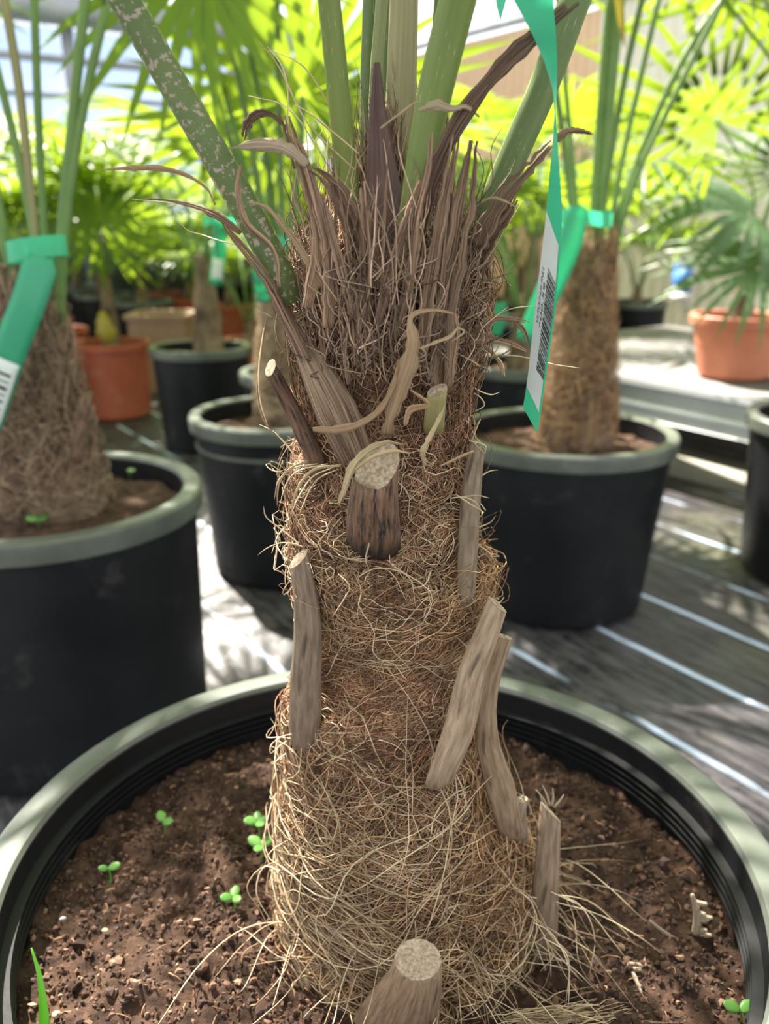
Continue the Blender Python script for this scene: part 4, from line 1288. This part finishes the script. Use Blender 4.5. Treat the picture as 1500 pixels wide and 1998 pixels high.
# --- red pot
pot('brick-red plastic pot behind the left palm', -1.10, 3.55, .150, .305, mats=('redpot', 'redpot'), taper=.88, soil=.03, rimw=.015, seed=9)
rd = bgpalm('small palm with thin brown trunk growing in the brick-red pot', (-1.10, 3.55, .275), .30, .034,
       [(0, 35, .45, .8), (60, 40, .45, .8), (120, 35, .4, .7), (180, 30, .40, .8), (240, 40, .4, .8), (300, 35, .45, .8), (200, 12, .4, .8), (20, 12, .45, .8)], fan='c', seed=9, pr=.006)
leaf_obj('c', 'leaf', W(195, 440, 3.42), (-.05, -.35, 1), (0, -1, -.2), .95, rd)
obj('dead_leaf', MB().ribbon(spline([W(215, 668, 3.45), W(205, 640, 3.44), W(198, 608, 3.45)], 8), [.012, .03, .04, .04, .03, .03, .02, .01], fold=.6), 'leafp', rd)
# --- black pot with label
pot('black pot with bright rim beside the brick-red pot', -.638, 3.05, .178, .356, taper=.82, soil=.04, seed=10)
bgpalm('palm with dark brown trunk in the black pot beside the brick-red pot', (-.61, 3.05, .32), .34, .052,
       [(0, 34, .5, .8), (72, 36, .5, .8), (144, 34, .48, .75), (260, 38, .5, .8), (320, 34, .5, .8)], seed=10)
# --- others
pot('black pot half hidden behind the hooped pot', -.245, 2.50, .172, .36, taper=.82, seed=11)
bgpalm('palm hidden behind the pale-trunked palm', (-.20, 2.5, .33), .22, .045, [(20, 30, .5, .9), (100, 34, .5, .9), (170, 22, .5, .8), (250, 30, .5, .9), (310, 30, .5, .9)], seed=11, mats=('bgtrunk', 'bgpet', 'leaf'))
pot('black pot behind the hanging label', .425, 2.66, .19, .36, taper=.82, seed=12)
bgpalm('leafy palm behind the hanging label', (.42, 2.66, .33), .2, .05, [(315, 34, .45, .9), (270, 30, .45, .9), (130, 40, .5, .8), (180, 34, .4, .9), (225, 34, .45, .9)], seed=12, fan='b', mats=('bgtrunk', 'bgpet', 'leaf'))
pot('black pot standing in front of the bench corner', 1.0, 1.85, .205, .367, taper=.85, seed=13)
bgpalm('palm in the pot before the bench corner', (1.02, 1.86, .33), .3, .06, [(300, 30, .7, .9), (60, 30, .6, .9), (180, 20, .7, .8)], seed=13)
pot('black pot behind the left shaggy palm', -1.16, 2.12, .19, .36, taper=.85, seed=14)
bgpalm('palm behind the left shaggy palm', (-1.15, 2.12, .33), .25, .055, [(0, 20, .8, .9), (100, 22, .9, .9), (150, 20, .9, .9), (220, 25, .8, .9), (300, 30, .6, .9)], seed=14, mats=('bgtrunk', 'bgpet', 'leafy'))

pot('black pot of the palm added behind the bench end', .66, 4.0, .18, .35, taper=.82, seed=31)  # this potted palm and the next are added to shade the bench
bgpalm('tall palm added behind the bench end to shade the bench', (.66, 4.0, .31), .4, .05, [(0, 30, .6, .95), (60, 30, .6, .95), (110, 34, .6, .95), (170, 30, .55, .9), (230, 34, .6, .9), (290, 30, .6, .95)], seed=31, fan='c', mats=('bgtrunk', 'bgpet', 'leaf'))
pot('black pot of the palm added close to the tan wall panel', 1.0, 4.75, .18, .35, taper=.82, seed=32)
bgpalm('tall palm added close to the tan wall panel to shade the bench', (1.0, 4.75, .31), .45, .05, [(20, 30, .6, .95), (80, 36, .6, .95), (130, 34, .6, .95), (190, 30, .55, .9), (250, 34, .6, .9), (310, 30, .6, .95)], seed=32, fan='a', mats=('bgtrunk', 'bgpet', 'leaf'))
# --- terracotta pot on the bench
TX, TY = 1.095, 2.73
pot('terracotta-coloured pot standing on the plant bench', TX, TY, .150, .195, mats=('terra', 'terra'), taper=.72, z0=.2985, lip=.028, rimw=.018, soil=.03, seed=15)
tp = bgpalm('stiff fan palm in the terracotta pot, drooping narrow-fingered leaves', (TX, TY, .465), .13, .04, [(40, 30, .5, .9), (100, 35, .5, .9)], mats=('bgtrunk', 'bgpet', 'leafs'), fan='n', seed=15, pr=.006)
for hub, Y, yd, zd, sc, kind, mt in [((1400, 235), 2.55, (-.55, -.25, .75), (.2, -1, -.1), 1.4, 'n', 'leafd'), ((1560, -40), 2.45, (-.8, -.2, -.3), (.2, -1, .2), 1.2, 'n', 'leafd'), ((1465, 420), 2.6, (-1, -.1, .35), (.1, -.5, 1), .85, 'w', 'leafs'),
                                     ((1482, 525), 2.45, (-1, -.15, -.1), (-.1, -.55, .9), 1.0, 's', 'leafs'), ((1545, 330), 2.7, (.1, -.3, .9), (.1, -1, 0), 1.0, 'n', 'leafs')]:
    h = W(hub[0], hub[1], Y)
    leaf_obj(kind, mt, h, yd, zd, sc, tp)
    b0 = np.array([TX, TY, .58])
    mb, Q = petiole_mesh([b0, (b0 + h) / 2 + np.array([.05, 0, .06]), h], .006, .004)
    obj('leaf_stalk', mb, 'bgpet', tp)

# --- crowded rows further back: two palm kinds and two pot kinds, copied
protoA = bgpalm('green fan palm standing in the crowded rows further back', (0, 0, 0), .24, .045,
                [(0, 26, .48, .85), (50, 34, .46, .85), (100, 40, .42, .8), (150, 34, .48, .85), (200, 26, .46, .85), (250, 38, .42, .8), (300, 34, .46, .85), (335, 12, .48, .7)],
                group='palms in the crowded rows', seed=21)
protoB = bgpalm('green fan palm standing in the crowded rows further back', (0, 0, 0), .14, .04,
                [(20, 30, .40, .9), (75, 42, .42, .85), (130, 36, .40, .9), (185, 30, .42, .9), (240, 42, .4, .85), (290, 36, .42, .9), (340, 14, .45, .8)],
                mats=('bgtrunk', 'bgpet', 'leafy'), fan='b', group='palms in the crowded rows', seed=22)
protoP = pot('black pot standing in the crowded rows further back', 0, 0, .175, .34, taper=.82, group='black pots in the crowded rows', seed=23)
protoR = pot('red plastic pot standing in the crowded rows further back', 0, 0, .14, .28, mats=('redpot', 'redpot'), taper=.86, rimw=.015, soil=.03, group='red pots in the crowded rows', seed=24)
spots = []
near = [(.66, 4.0), (1.0, 4.75), (-1.10, 3.55), (-.638, 3.05), (-.245, 2.5), (.425, 2.66), (-1.16, 2.12), (-1.05, 4.2)]
for a in (-3.4, -3.9, -4.3, -4.95, -5.6, -6.25):
    for b in np.arange(0.55, 4.4, 0.58):
        p = ab(a, b) + np.array([rng.normal() * .05, rng.normal() * .05, 0])
        u = 750 + p[0] / (p[1] * CP + .1) * FPX * .95
        if u < -150 or u > 1250: continue
        if b > 1.9 and a > -3.2: continue
        if min(math.hypot(p[0] - q[0], p[1] - q[1]) for q in near) < .42: continue
        spots.append(p)
usedA = usedB = usedP = usedR = False
for i, p in enumerate(spots):
    kA = i % 3 != 1
    red = i % 4 in (1, 3)
    if kA:
        r = protoA if not usedA else copy_tree(protoA); usedA = True
    else:
        r = protoB if not usedB else copy_tree(protoB); usedB = True
    if red:
        q = protoR if not usedR else copy_tree(protoR); usedR = True
    else:
        q = protoP if not usedP else copy_tree(protoP); usedP = True
    q.location = (p[0], p[1], 0)
    r['label'] = ('taller' if kA else 'lower') + ' green fan palm in a ' + ('red' if red else 'black') + ' pot in the crowded rows further back'
    r['group'] = ('tall' if kA else 'low') + ' palms in ' + ('red' if red else 'black') + ' pots in the rows'
    hz = .25 if red else .295
    s = rng.uniform(.85, 1.15)
    r.location = (p[0], p[1], hz)
    r.rotation_euler = (0, 0, rng.uniform(0, 6.28))
    r.scale = (s, s, s)

# tan trough
t = empty('planter_trough', (-1.05, 4.2, 0))
tag(t, 'pale brown plastic planter trough behind the black pots', 'planter')
mb = MB()
for (x, y, sx, sy) in ((0, -.12, .26, .012), (0, .12, .26, .012), (-.127, 0, .012, .24), (.127, 0, .012, .24)):
    mb.box((x, y, .17), (sx, sy, .34))
mb.box((0, 0, .01), (.25, .24, .02))
obj('trough_body', mb.mesh('trough_body', False), 'brownbox', t, world=False)
mb = MB()
for (x, y, sx, sy) in ((0, -.13, .29, .03), (0, .13, .29, .03), (-.135, 0, .03, .25), (.135, 0, .03, .25)):
    mb.box((x, y, .345), (sx, sy, .02))
obj('trough_rim', mb.mesh('trough_rim', False), 'brownbox', t, world=False)
s_ = obj('soil', MB().box((0, 0, .30), (.245, .23, .02)), 'soil', t, world=False)
s_['kind'] = 'stuff'

# ------------------------------------------------------------------ tags
def grid_patch(Pfun, s0, s1, t0, t1, ns, nt2, off=0.0):
    S_, T_ = np.meshgrid(np.linspace(s0, s1, ns), np.linspace(t0, t1, nt2), indexing='ij')
    V = Pfun(S_.ravel(), T_.ravel(), off)
    F = [(i * nt2 + j, i * nt2 + j + 1, (i + 1) * nt2 + j + 1, (i + 1) * nt2 + j) for i in range(ns - 1) for j in range(nt2 - 1)]
    return V, F

def text_mesh(body, size):
    cu = bpy.data.curves.new('print', 'FONT')
    cu.body = body
    cu.size = size
    o = bpy.data.objects.new('print', cu)
    COL.objects.link(o)
    bpy.context.view_layer.update()
    dg = bpy.context.evaluated_depsgraph_get()
    me = bpy.data.meshes.new_from_object(o.evaluated_get(dg))
    V = np.array([v.co[:] for v in me.vertices])
    F = [tuple(p.vertices) for p in me.polygons]
    bpy.data.objects.remove(o)
    bpy.data.curves.remove(cu)
    return V, F

# main hanging tag: left and right edges of the tape, sampled down its length (pixels, distance)
EL = [(975, -60, .400), (1002, 0, .398), (1035, 60, .396), (1062, 120, .396), (1078, 175, .398), (1082, 215, .400), (1079, 270, .404), (1072, 340, .404), (1064, 430, .404), (1052, 530, .406), (1041, 620, .410), (1031, 720, .414), (1025, 765, .416), (1020, 795, .418)]
ER = [(1085, -60, .385), (1079, 0, .388), (1084, 60, .392), (1087, 120, .397), (1086, 175, .402), (1084, 215, .404), (1087, 270, .398), (1092, 340, .392), (1097, 430, .390), (1090, 530, .391), (1082, 620, .393), (1067, 720, .397), (1057, 790, .400), (1049, 846, .402)]
GL = np.array([W(*e) for e in EL]); GR = np.array([W(*e) for e in ER])
def tagP(s, t, off=0.0):
    """s 0..1 down the tape, t 0..1 across"""
    k = np.linspace(0, 1, 14)
    L, R = GL, GR
    l = np.stack([np.interp(s, k, L[:, i]) for i in range(3)], -1)
    r = np.stack([np.interp(s, k, R[:, i]) for i in range(3)], -1)
    p = l + (r - l) * np.asarray(t)[:, None]
    toc = nrm(np.array([0, 0, CAMZ]) - p)
    # offset along the tape normal on the camera's side
    sd = np.clip(np.asarray(s) + .004, 0, 1); su = np.clip(np.asarray(s) - .004, 0, 1)
    def c(q):
        return np.stack([np.interp(q, k, (L[:, i] + R[:, i]) / 2) for i in range(3)], -1)
    nn = nrm(np.cross(c(sd) - c(su), r - l))
    sg = np.sign((nn * toc).sum(-1, keepdims=True))
    return p + nn * sg * off
tg = empty('plant_tag', W(1060, 430, .40))
tag(tg, 'twisted green tape tag with white barcode sticker hanging beside the fibrous trunk', 'tag')
V, F = grid_patch(tagP, 0, 1, 0, 1, 60, 7)
V2 = V.copy(); V2[:, 1] += .00025
n0 = len(V)
obj('tape', rawmesh('tape', V, F), 'tape', tg)
s0, s1 = 8.05 / 13, 12.25 / 13
# sticker with slanting ends, following the tape
def stickP(s, t, off):
    return tagP(np.asarray(s), np.asarray(t), off)
def stick_ends(q, t):       # q 0..1 along sticker
    a = 7.75 / 13 + t * 0.06
    b = 11.7 / 13 + t * 0.05
    return a + (b - a) * q
Q, T = np.meshgrid(np.linspace(0, 1, 40), np.linspace(.05, .93, 6), indexing='ij')
V = tagP(stick_ends(Q.ravel(), T.ravel()), T.ravel(), .0004)
F = [(i * 6 + j, i * 6 + j + 1, (i + 1) * 6 + j + 1, (i + 1) * 6 + j) for i in range(39) for j in range(5)]
st = obj('sticker', rawmesh('sticker', V, F), 'sticker', tg)
q = .20
i = 0
rb = random.Random(4)
while q < .74:
    w = rb.choice([.004, .004, .007, .010, .013])
    Q, T = np.meshgrid(np.array([q, q + w]), np.linspace(.50, .95 if i % 9 else .97, 5), indexing='ij')
    V = tagP(stick_ends(Q.ravel(), T.ravel()), T.ravel(), .0007)
    F = [(j, j + 1, 5 + j + 1, 5 + j) for j in range(4)]
    obj('barcode_bar', rawmesh('barcode_bar', V, F), 'ink', st)
    q += w + rb.choice([.004, .005, .007, .010])
    i += 1
for body, size, t0, q0, q1 in (('VUTUCHUS FNLL', .1, .22, .55, .24), ('*00.59', .1, .37, .55, .30)):
    V, F = text_mesh(body, size)
    x = (V[:, 0] - V[:, 0].min()) / (V[:, 0].max() - V[:, 0].min())
    y = (V[:, 1] - V[:, 1].min()) / (V[:, 1].max() - V[:, 1].min())
    t = t0 + (y - 0.0) * -.0 - y * .10 + .08
    qq = q0 + (q1 - q0) * x
    P = tagP(stick_ends(qq, t), t, .0007)
    obj('print', rawmesh('print', P, F, None, None, False), 'ink', st)
# second end of the tape at the top
V = np.array([W(960, -60, .40), W(1000, -60, .40), W(988, 0, .40), W(976, 42, .40), W(968, 10, .402)])
obj('tape_end', rawmesh('tape_end', V, [(0, 1, 2, 3, 4)]), 'tape', tg)

# tape on left palm
tl = empty('plant_tag', W(75, 490, 1.14))
tag(tl, 'broad green tape tag looped round the stalks of the shaggy left palm', 'tag')
a = np.radians(np.linspace(0, 360, 40))
c = W(74, 487, 1.215)
P = np.stack([c[0] + .036 * np.cos(a), c[1] + .055 * np.sin(a), c[2] + .006 * np.cos(a * 1 + .4)], -1)
mb = MB()
Vt = np.concatenate([P + np.array([0, 0, .013]), P - np.array([0, 0, .013])])
mb.add(Vt, [(i, i + 1, 40 + i + 1, 40 + i) for i in range(39)])
obj('loop', mb, 'tape', tl)
P = spline([W(82, 500, 1.13), W(62, 570, 1.12), W(20, 680, 1.12), (W(-10, 770, 1.12)), W(-30, 830, 1.12)], 18)
mb = MB().ribbon(P, np.array([.014] + [.0215] * 17), (0.1, -1, .2), .06)
obj('tape', mb, 'tape', tl)
P2 = spline([W(12, 702, 1.117), W(-10, 770, 1.117), W(-28, 825, 1.117)], 10) + np.array([0, -.0022, .0004])
stl = obj('sticker', MB().ribbon(P2, .0185, (0.1, -1, .2), .06), 'sticker', tl)
for i, (t, w) in enumerate([(.20, .004), (.30, .002), (.40, .005), (.50, .002), (.60, .004), (.72, .003), (.85, .004)]):
    k = t * 9
    p = P2[int(k)] + (P2[min(9, int(k) + 1)] - P2[int(k)]) * (k - int(k))
    tdir = nrm(P2[-1] - P2[0])
    obj('barcode_bar', MB().ribbon(np.array([p - tdir * w * .5, p, p + tdir * w * .5]) + np.array([0, -.0016, 0]), .013, (0.1, -1, .2), .02), 'ink', stl)

def small_tag(label, px, hw, Y, lab=None, mt='tape', face=(0, -1, .1), palm_knot=None):
    r = empty('plant_tag', W(*px[0], Y))
    tag(r, label, 'tag')
    P = spline([W(u, v, Y) for u, v in px], 14)
    w = np.interp(np.linspace(0, 1, 14), np.linspace(0, 1, len(hw)), [h * pxm(600, Y) for h in hw])
    obj('tape', MB().ribbon(P, w, face, .15), mt, r)
    if lab:
        P3 = spline([W(u, v, Y - .004) for u, v in lab], 6)
        obj('sticker', MB().ribbon(P3, w.mean() * .8, face, .1), 'sticker', r)
    if palm_knot:
        u, v, yy, rad = palm_knot
        cc_ = W(u, v, yy)
        a = np.radians(np.linspace(0, 360, 24))
        Q = np.stack([cc_[0] + rad * np.cos(a), cc_[1] + rad * np.sin(a), cc_[2] + .004 * np.sin(2 * a)], -1)
        mb = MB()
        mb.add(np.concatenate([Q + np.array([0, 0, .012]), Q - np.array([0, 0, .012])]), [(i, i + 1, 24 + i + 1, 24 + i) for i in range(23)])
        obj('loop', mb, mt, r)
    return r
small_tag('green tape tag on the palm beside the bench', [(1125, 402), (1120, 440), (1095, 510), (1060, 590), (1022, 665)], [16, 26, 26, 24, 18], 1.60, palm_knot=(1140, 425, 1.69, .05))
small_tag('bright green tape on the pale-trunked palm', [(500, 470), (505, 520), (514, 590)], [8, 14, 12], 1.82, palm_knot=(535, 470, 1.89, .05))
small_tag('green tape tag with white sticker on the dark-trunked palm beside the brick-red pot', [(428, 430), (428, 480), (424, 530), (420, 556)], [13, 13, 13, 12], 2.96, lab=[(426, 505), (423, 545)], palm_knot=(430, 432, 3.03, .055))
small_tag('green tape on the leafy palm behind the hanging label', [(975, 590), (972, 620), (965, 655)], [14, 16, 12], 2.55)

# ------------------------------------------------------------------ small things on the soil
def seedling(label, u, v, leaves, size, hgt=.01, zz=None, name='seedling'):
    p = WZ(u, v + 6, (zz or SOILZ) + .004)
    r = empty(name, p)
    tag(r, label, 'seedling')
    top = p + np.array([0, 0, hgt])
    obj('stem', MB().sweep(spline([p - np.array([0, 0, .004]), (p + top) / 2 + np.array([.001, 0, 0]), top], 6), .0006, .0006), 'seed', r)
    for (a, s) in leaves:
        a = math.radians(a)
        d = np.array([math.cos(a), math.sin(a), .25])
        n_ = 10
        ps = np.array([top + d * size * s * t for t in np.linspace(0, 1.6, n_)])
        w = size * s * .62 * np.sin(np.linspace(.15, PI - .15, n_)) ** .7
        obj('leaf', MB().ribbon(ps, w, (0, -.4, 1), .15, thick=.0003), 'seed', r)
    return r
seedling('pair of round seedling leaves on shaded soil near the ribbed pot wall', 320, 1617, [(120, 1), (-30, 1)], .0058)
seedling('tall seedling with round leaves beside the trunk', 505, 1640, [(100, .8), (0, .8), (200, 1), (-60, 1)], .0062, .02)
seedling('four-leaved seedling beside the trunk', 510, 1670, [(150, 1), (30, 1), (260, .9)], .0066, .012)
seedling('tiny seedling on the shaded soil', 214, 1712, [(20, 1), (190, .8)], .005)
seedling('sunlit yellow-green seedling on the soil', 456, 1768, [(80, 1), (200, 1), (-40, .9)], .0052)
seedling('seedling pair by the front of the pot', 1440, 1992, [(160, 1), (20, 1)], .0058)
seedling('seedling on the soil of the left palm pot', 75, 1025, [(160, 1), (60, 1), (20, .8)], .011, .012, .355)
seedling('thin-stemmed seedling near the back rim of the left palm pot', 252, 925, [(90, 1), (0, 1)], .007, .01, .355)
g = empty('grass_blade', WZ(82, 1998, SOILZ))
tag(g, 'single bright green grass blade standing by the pot wall', 'grass')
b0 = WZ(84, 1998, SOILZ + .002)
yb = b0[1]
obj('blade', MB().ribbon(spline([b0 - np.array([0, 0, .008]), W(84, 1960, yb), W(76, 1900, yb), W(61, 1850, yb)], 14), np.linspace(.0034, .0004, 14), (0.3, -1, .3), .3), 'seed', g)

def pebble(label, u, v, r, mt, sq=.7):
    p = WZ(u, v, SOILZ + r * .5 + .003)
    V = ico * (1 + .12 * rng.normal(size=(12, 1))) * np.array([r, r * .85, r * sq]) + p
    me = rawmesh('pebble', V, icf)
    o = obj('pebble', me, mt)
    md = o.modifiers.new('round', 'SUBSURF'); md.levels = 2; md.render_levels = 2
    tag(o, label, 'pebble')
pebble('round yellow pebble beside the grass blade', 111, 1980, .0036, 'pebble')
pebble('small yellow lump on the shaded soil', 205, 1815, .0028, 'pebble')
pebble('grey pebble close to the ribbed pot wall', 122, 1793, .0030, 'pebbleg')
pebble('flat grey chip on the soil near the trailing fibres', 1163, 1937, .0032, 'pebbleg', .4)
pebble('pale chip of root on the soil at the front', 1462, 1955, .003, 'pebble', .5)

# pale knotted root piece and a stick
def stick(name, label, px, hw, zs, mt='papery', knobs=0):
    P = []
    yb_ = WZ(px[0][0], px[0][1], SOILZ + zs[0])[1]
    for (u, v), z in zip(px, zs):
        P.append(W(u, v, yb_) if z is None else WZ(u, v, SOILZ + z))
    P = spline(P, 12)
    w = np.interp(np.linspace(0, 1, 12), np.linspace(0, 1, len(hw)), hw)
    r = empty(name, P[0])
    tag(r, label, name.split('_')[-1])
    obj('shaft', MB().sweep(P, w, w * .8), mt, r)
    for k in range(knobs):
        q = P[int(k / knobs * 11)]
        dr = np.array([math.cos(k * 1.3) * .6 + .6, -.3, .15 * math.sin(k * 2)])
        obj('knob', MB().sweep(spline([q, q + dr * .004, q + dr * .0075 + np.array([0, 0, .001])], 7), [.0012, .0016, .0017, .0018, .0017, .0014, .0007], .0013), mt, r)
    return r
pr_ = WZ(1358, 1815, SOILZ)
stick('knotted_root', 'pale knobbly root stub standing up from the soil', [(1358, 1822), (1360, 1785), (1350, 1745)], [.0030, .0026, .0012], [.0, None, None], mt='papery', knobs=10)
stick('dry_twig', 'thin straw-coloured twig leaning beside the knobbly root', [(1322, 1835), (1300, 1822), (1266, 1795)], [.0012, .0012, .0009], [.004, .008, .014], mt='stub')
stick('dry_root', 'short branching dry root lying on the soil at the right', [(1225, 1880), (1240, 1910), (1252, 1938)], [.0010, .0014, .0008], [.006, .005, .004], mt='stub', knobs=4)
# bits of straw and root over the soil: uncountable litter
n, K = 420, 6
rr = np.sqrt(rng.random(n)) * (RS - .01); tt = rng.random(n) * 2 * PI
x, y = rr * np.cos(tt), rr * np.sin(tt)
z = np.array([soilh(a, b) for a, b in zip(x, y)]) + .001
dr = rng.random(n) * 2 * PI
ln = rng.uniform(.003, .012, n)
st = np.linspace(-.5, .5, K)
P = np.stack([x[:, None] + np.cos(dr)[:, None] * ln[:, None] * st, y[:, None] + np.sin(dr)[:, None] * ln[:, None] * st, z[:, None] + .0012 * np.cos(st * 3) + .002 * st * rng.normal(size=(n, 1))], -1)
P[:, :, :2] += np.cumsum(rng.normal(size=(n, K, 2)) * .0004, 1)
o = obj('soil_litter', strand_mesh('soil_litter', P, rng.uniform(.0002, .0006, n), colours(n, PAL_BRN)), 'grain', mp_, world=False)
o['kind'] = 'stuff'
# swept-up bundle of fibres lying at the lower right
n, K = 60, 12
A = np.array([WZ(1010, 1995, SOILZ + .006)]); B = np.array([WZ(1215, 1975, SOILZ + .008)])
st = np.linspace(0, 1, K)[None, :, None]
s_a = rng.normal(size=(n, 1, 3)) * np.array([.006, .004, .002]); s_b = rng.normal(size=(n, 1, 3)) * np.array([.012, .005, .003])
P = (A[:, None] + s_a) * (1 - st) + (B[:, None] + s_b) * st + np.cumsum(rng.normal(size=(n, K, 3)) * np.array([.001, .0012, .0006]), 1)
P[:, :, 2] = np.maximum(P[:, :, 2], SOILZ + .006)
o = obj('fibre_bundle', strand_mesh('fibre_bundle', P, rng.uniform(.0002, .0004, n), colours(n, PAL_PALE)), 'fibre')
tag(o, 'loose bundle of straw-coloured palm fibres lying on the soil', 'fibres', None, 'stuff')
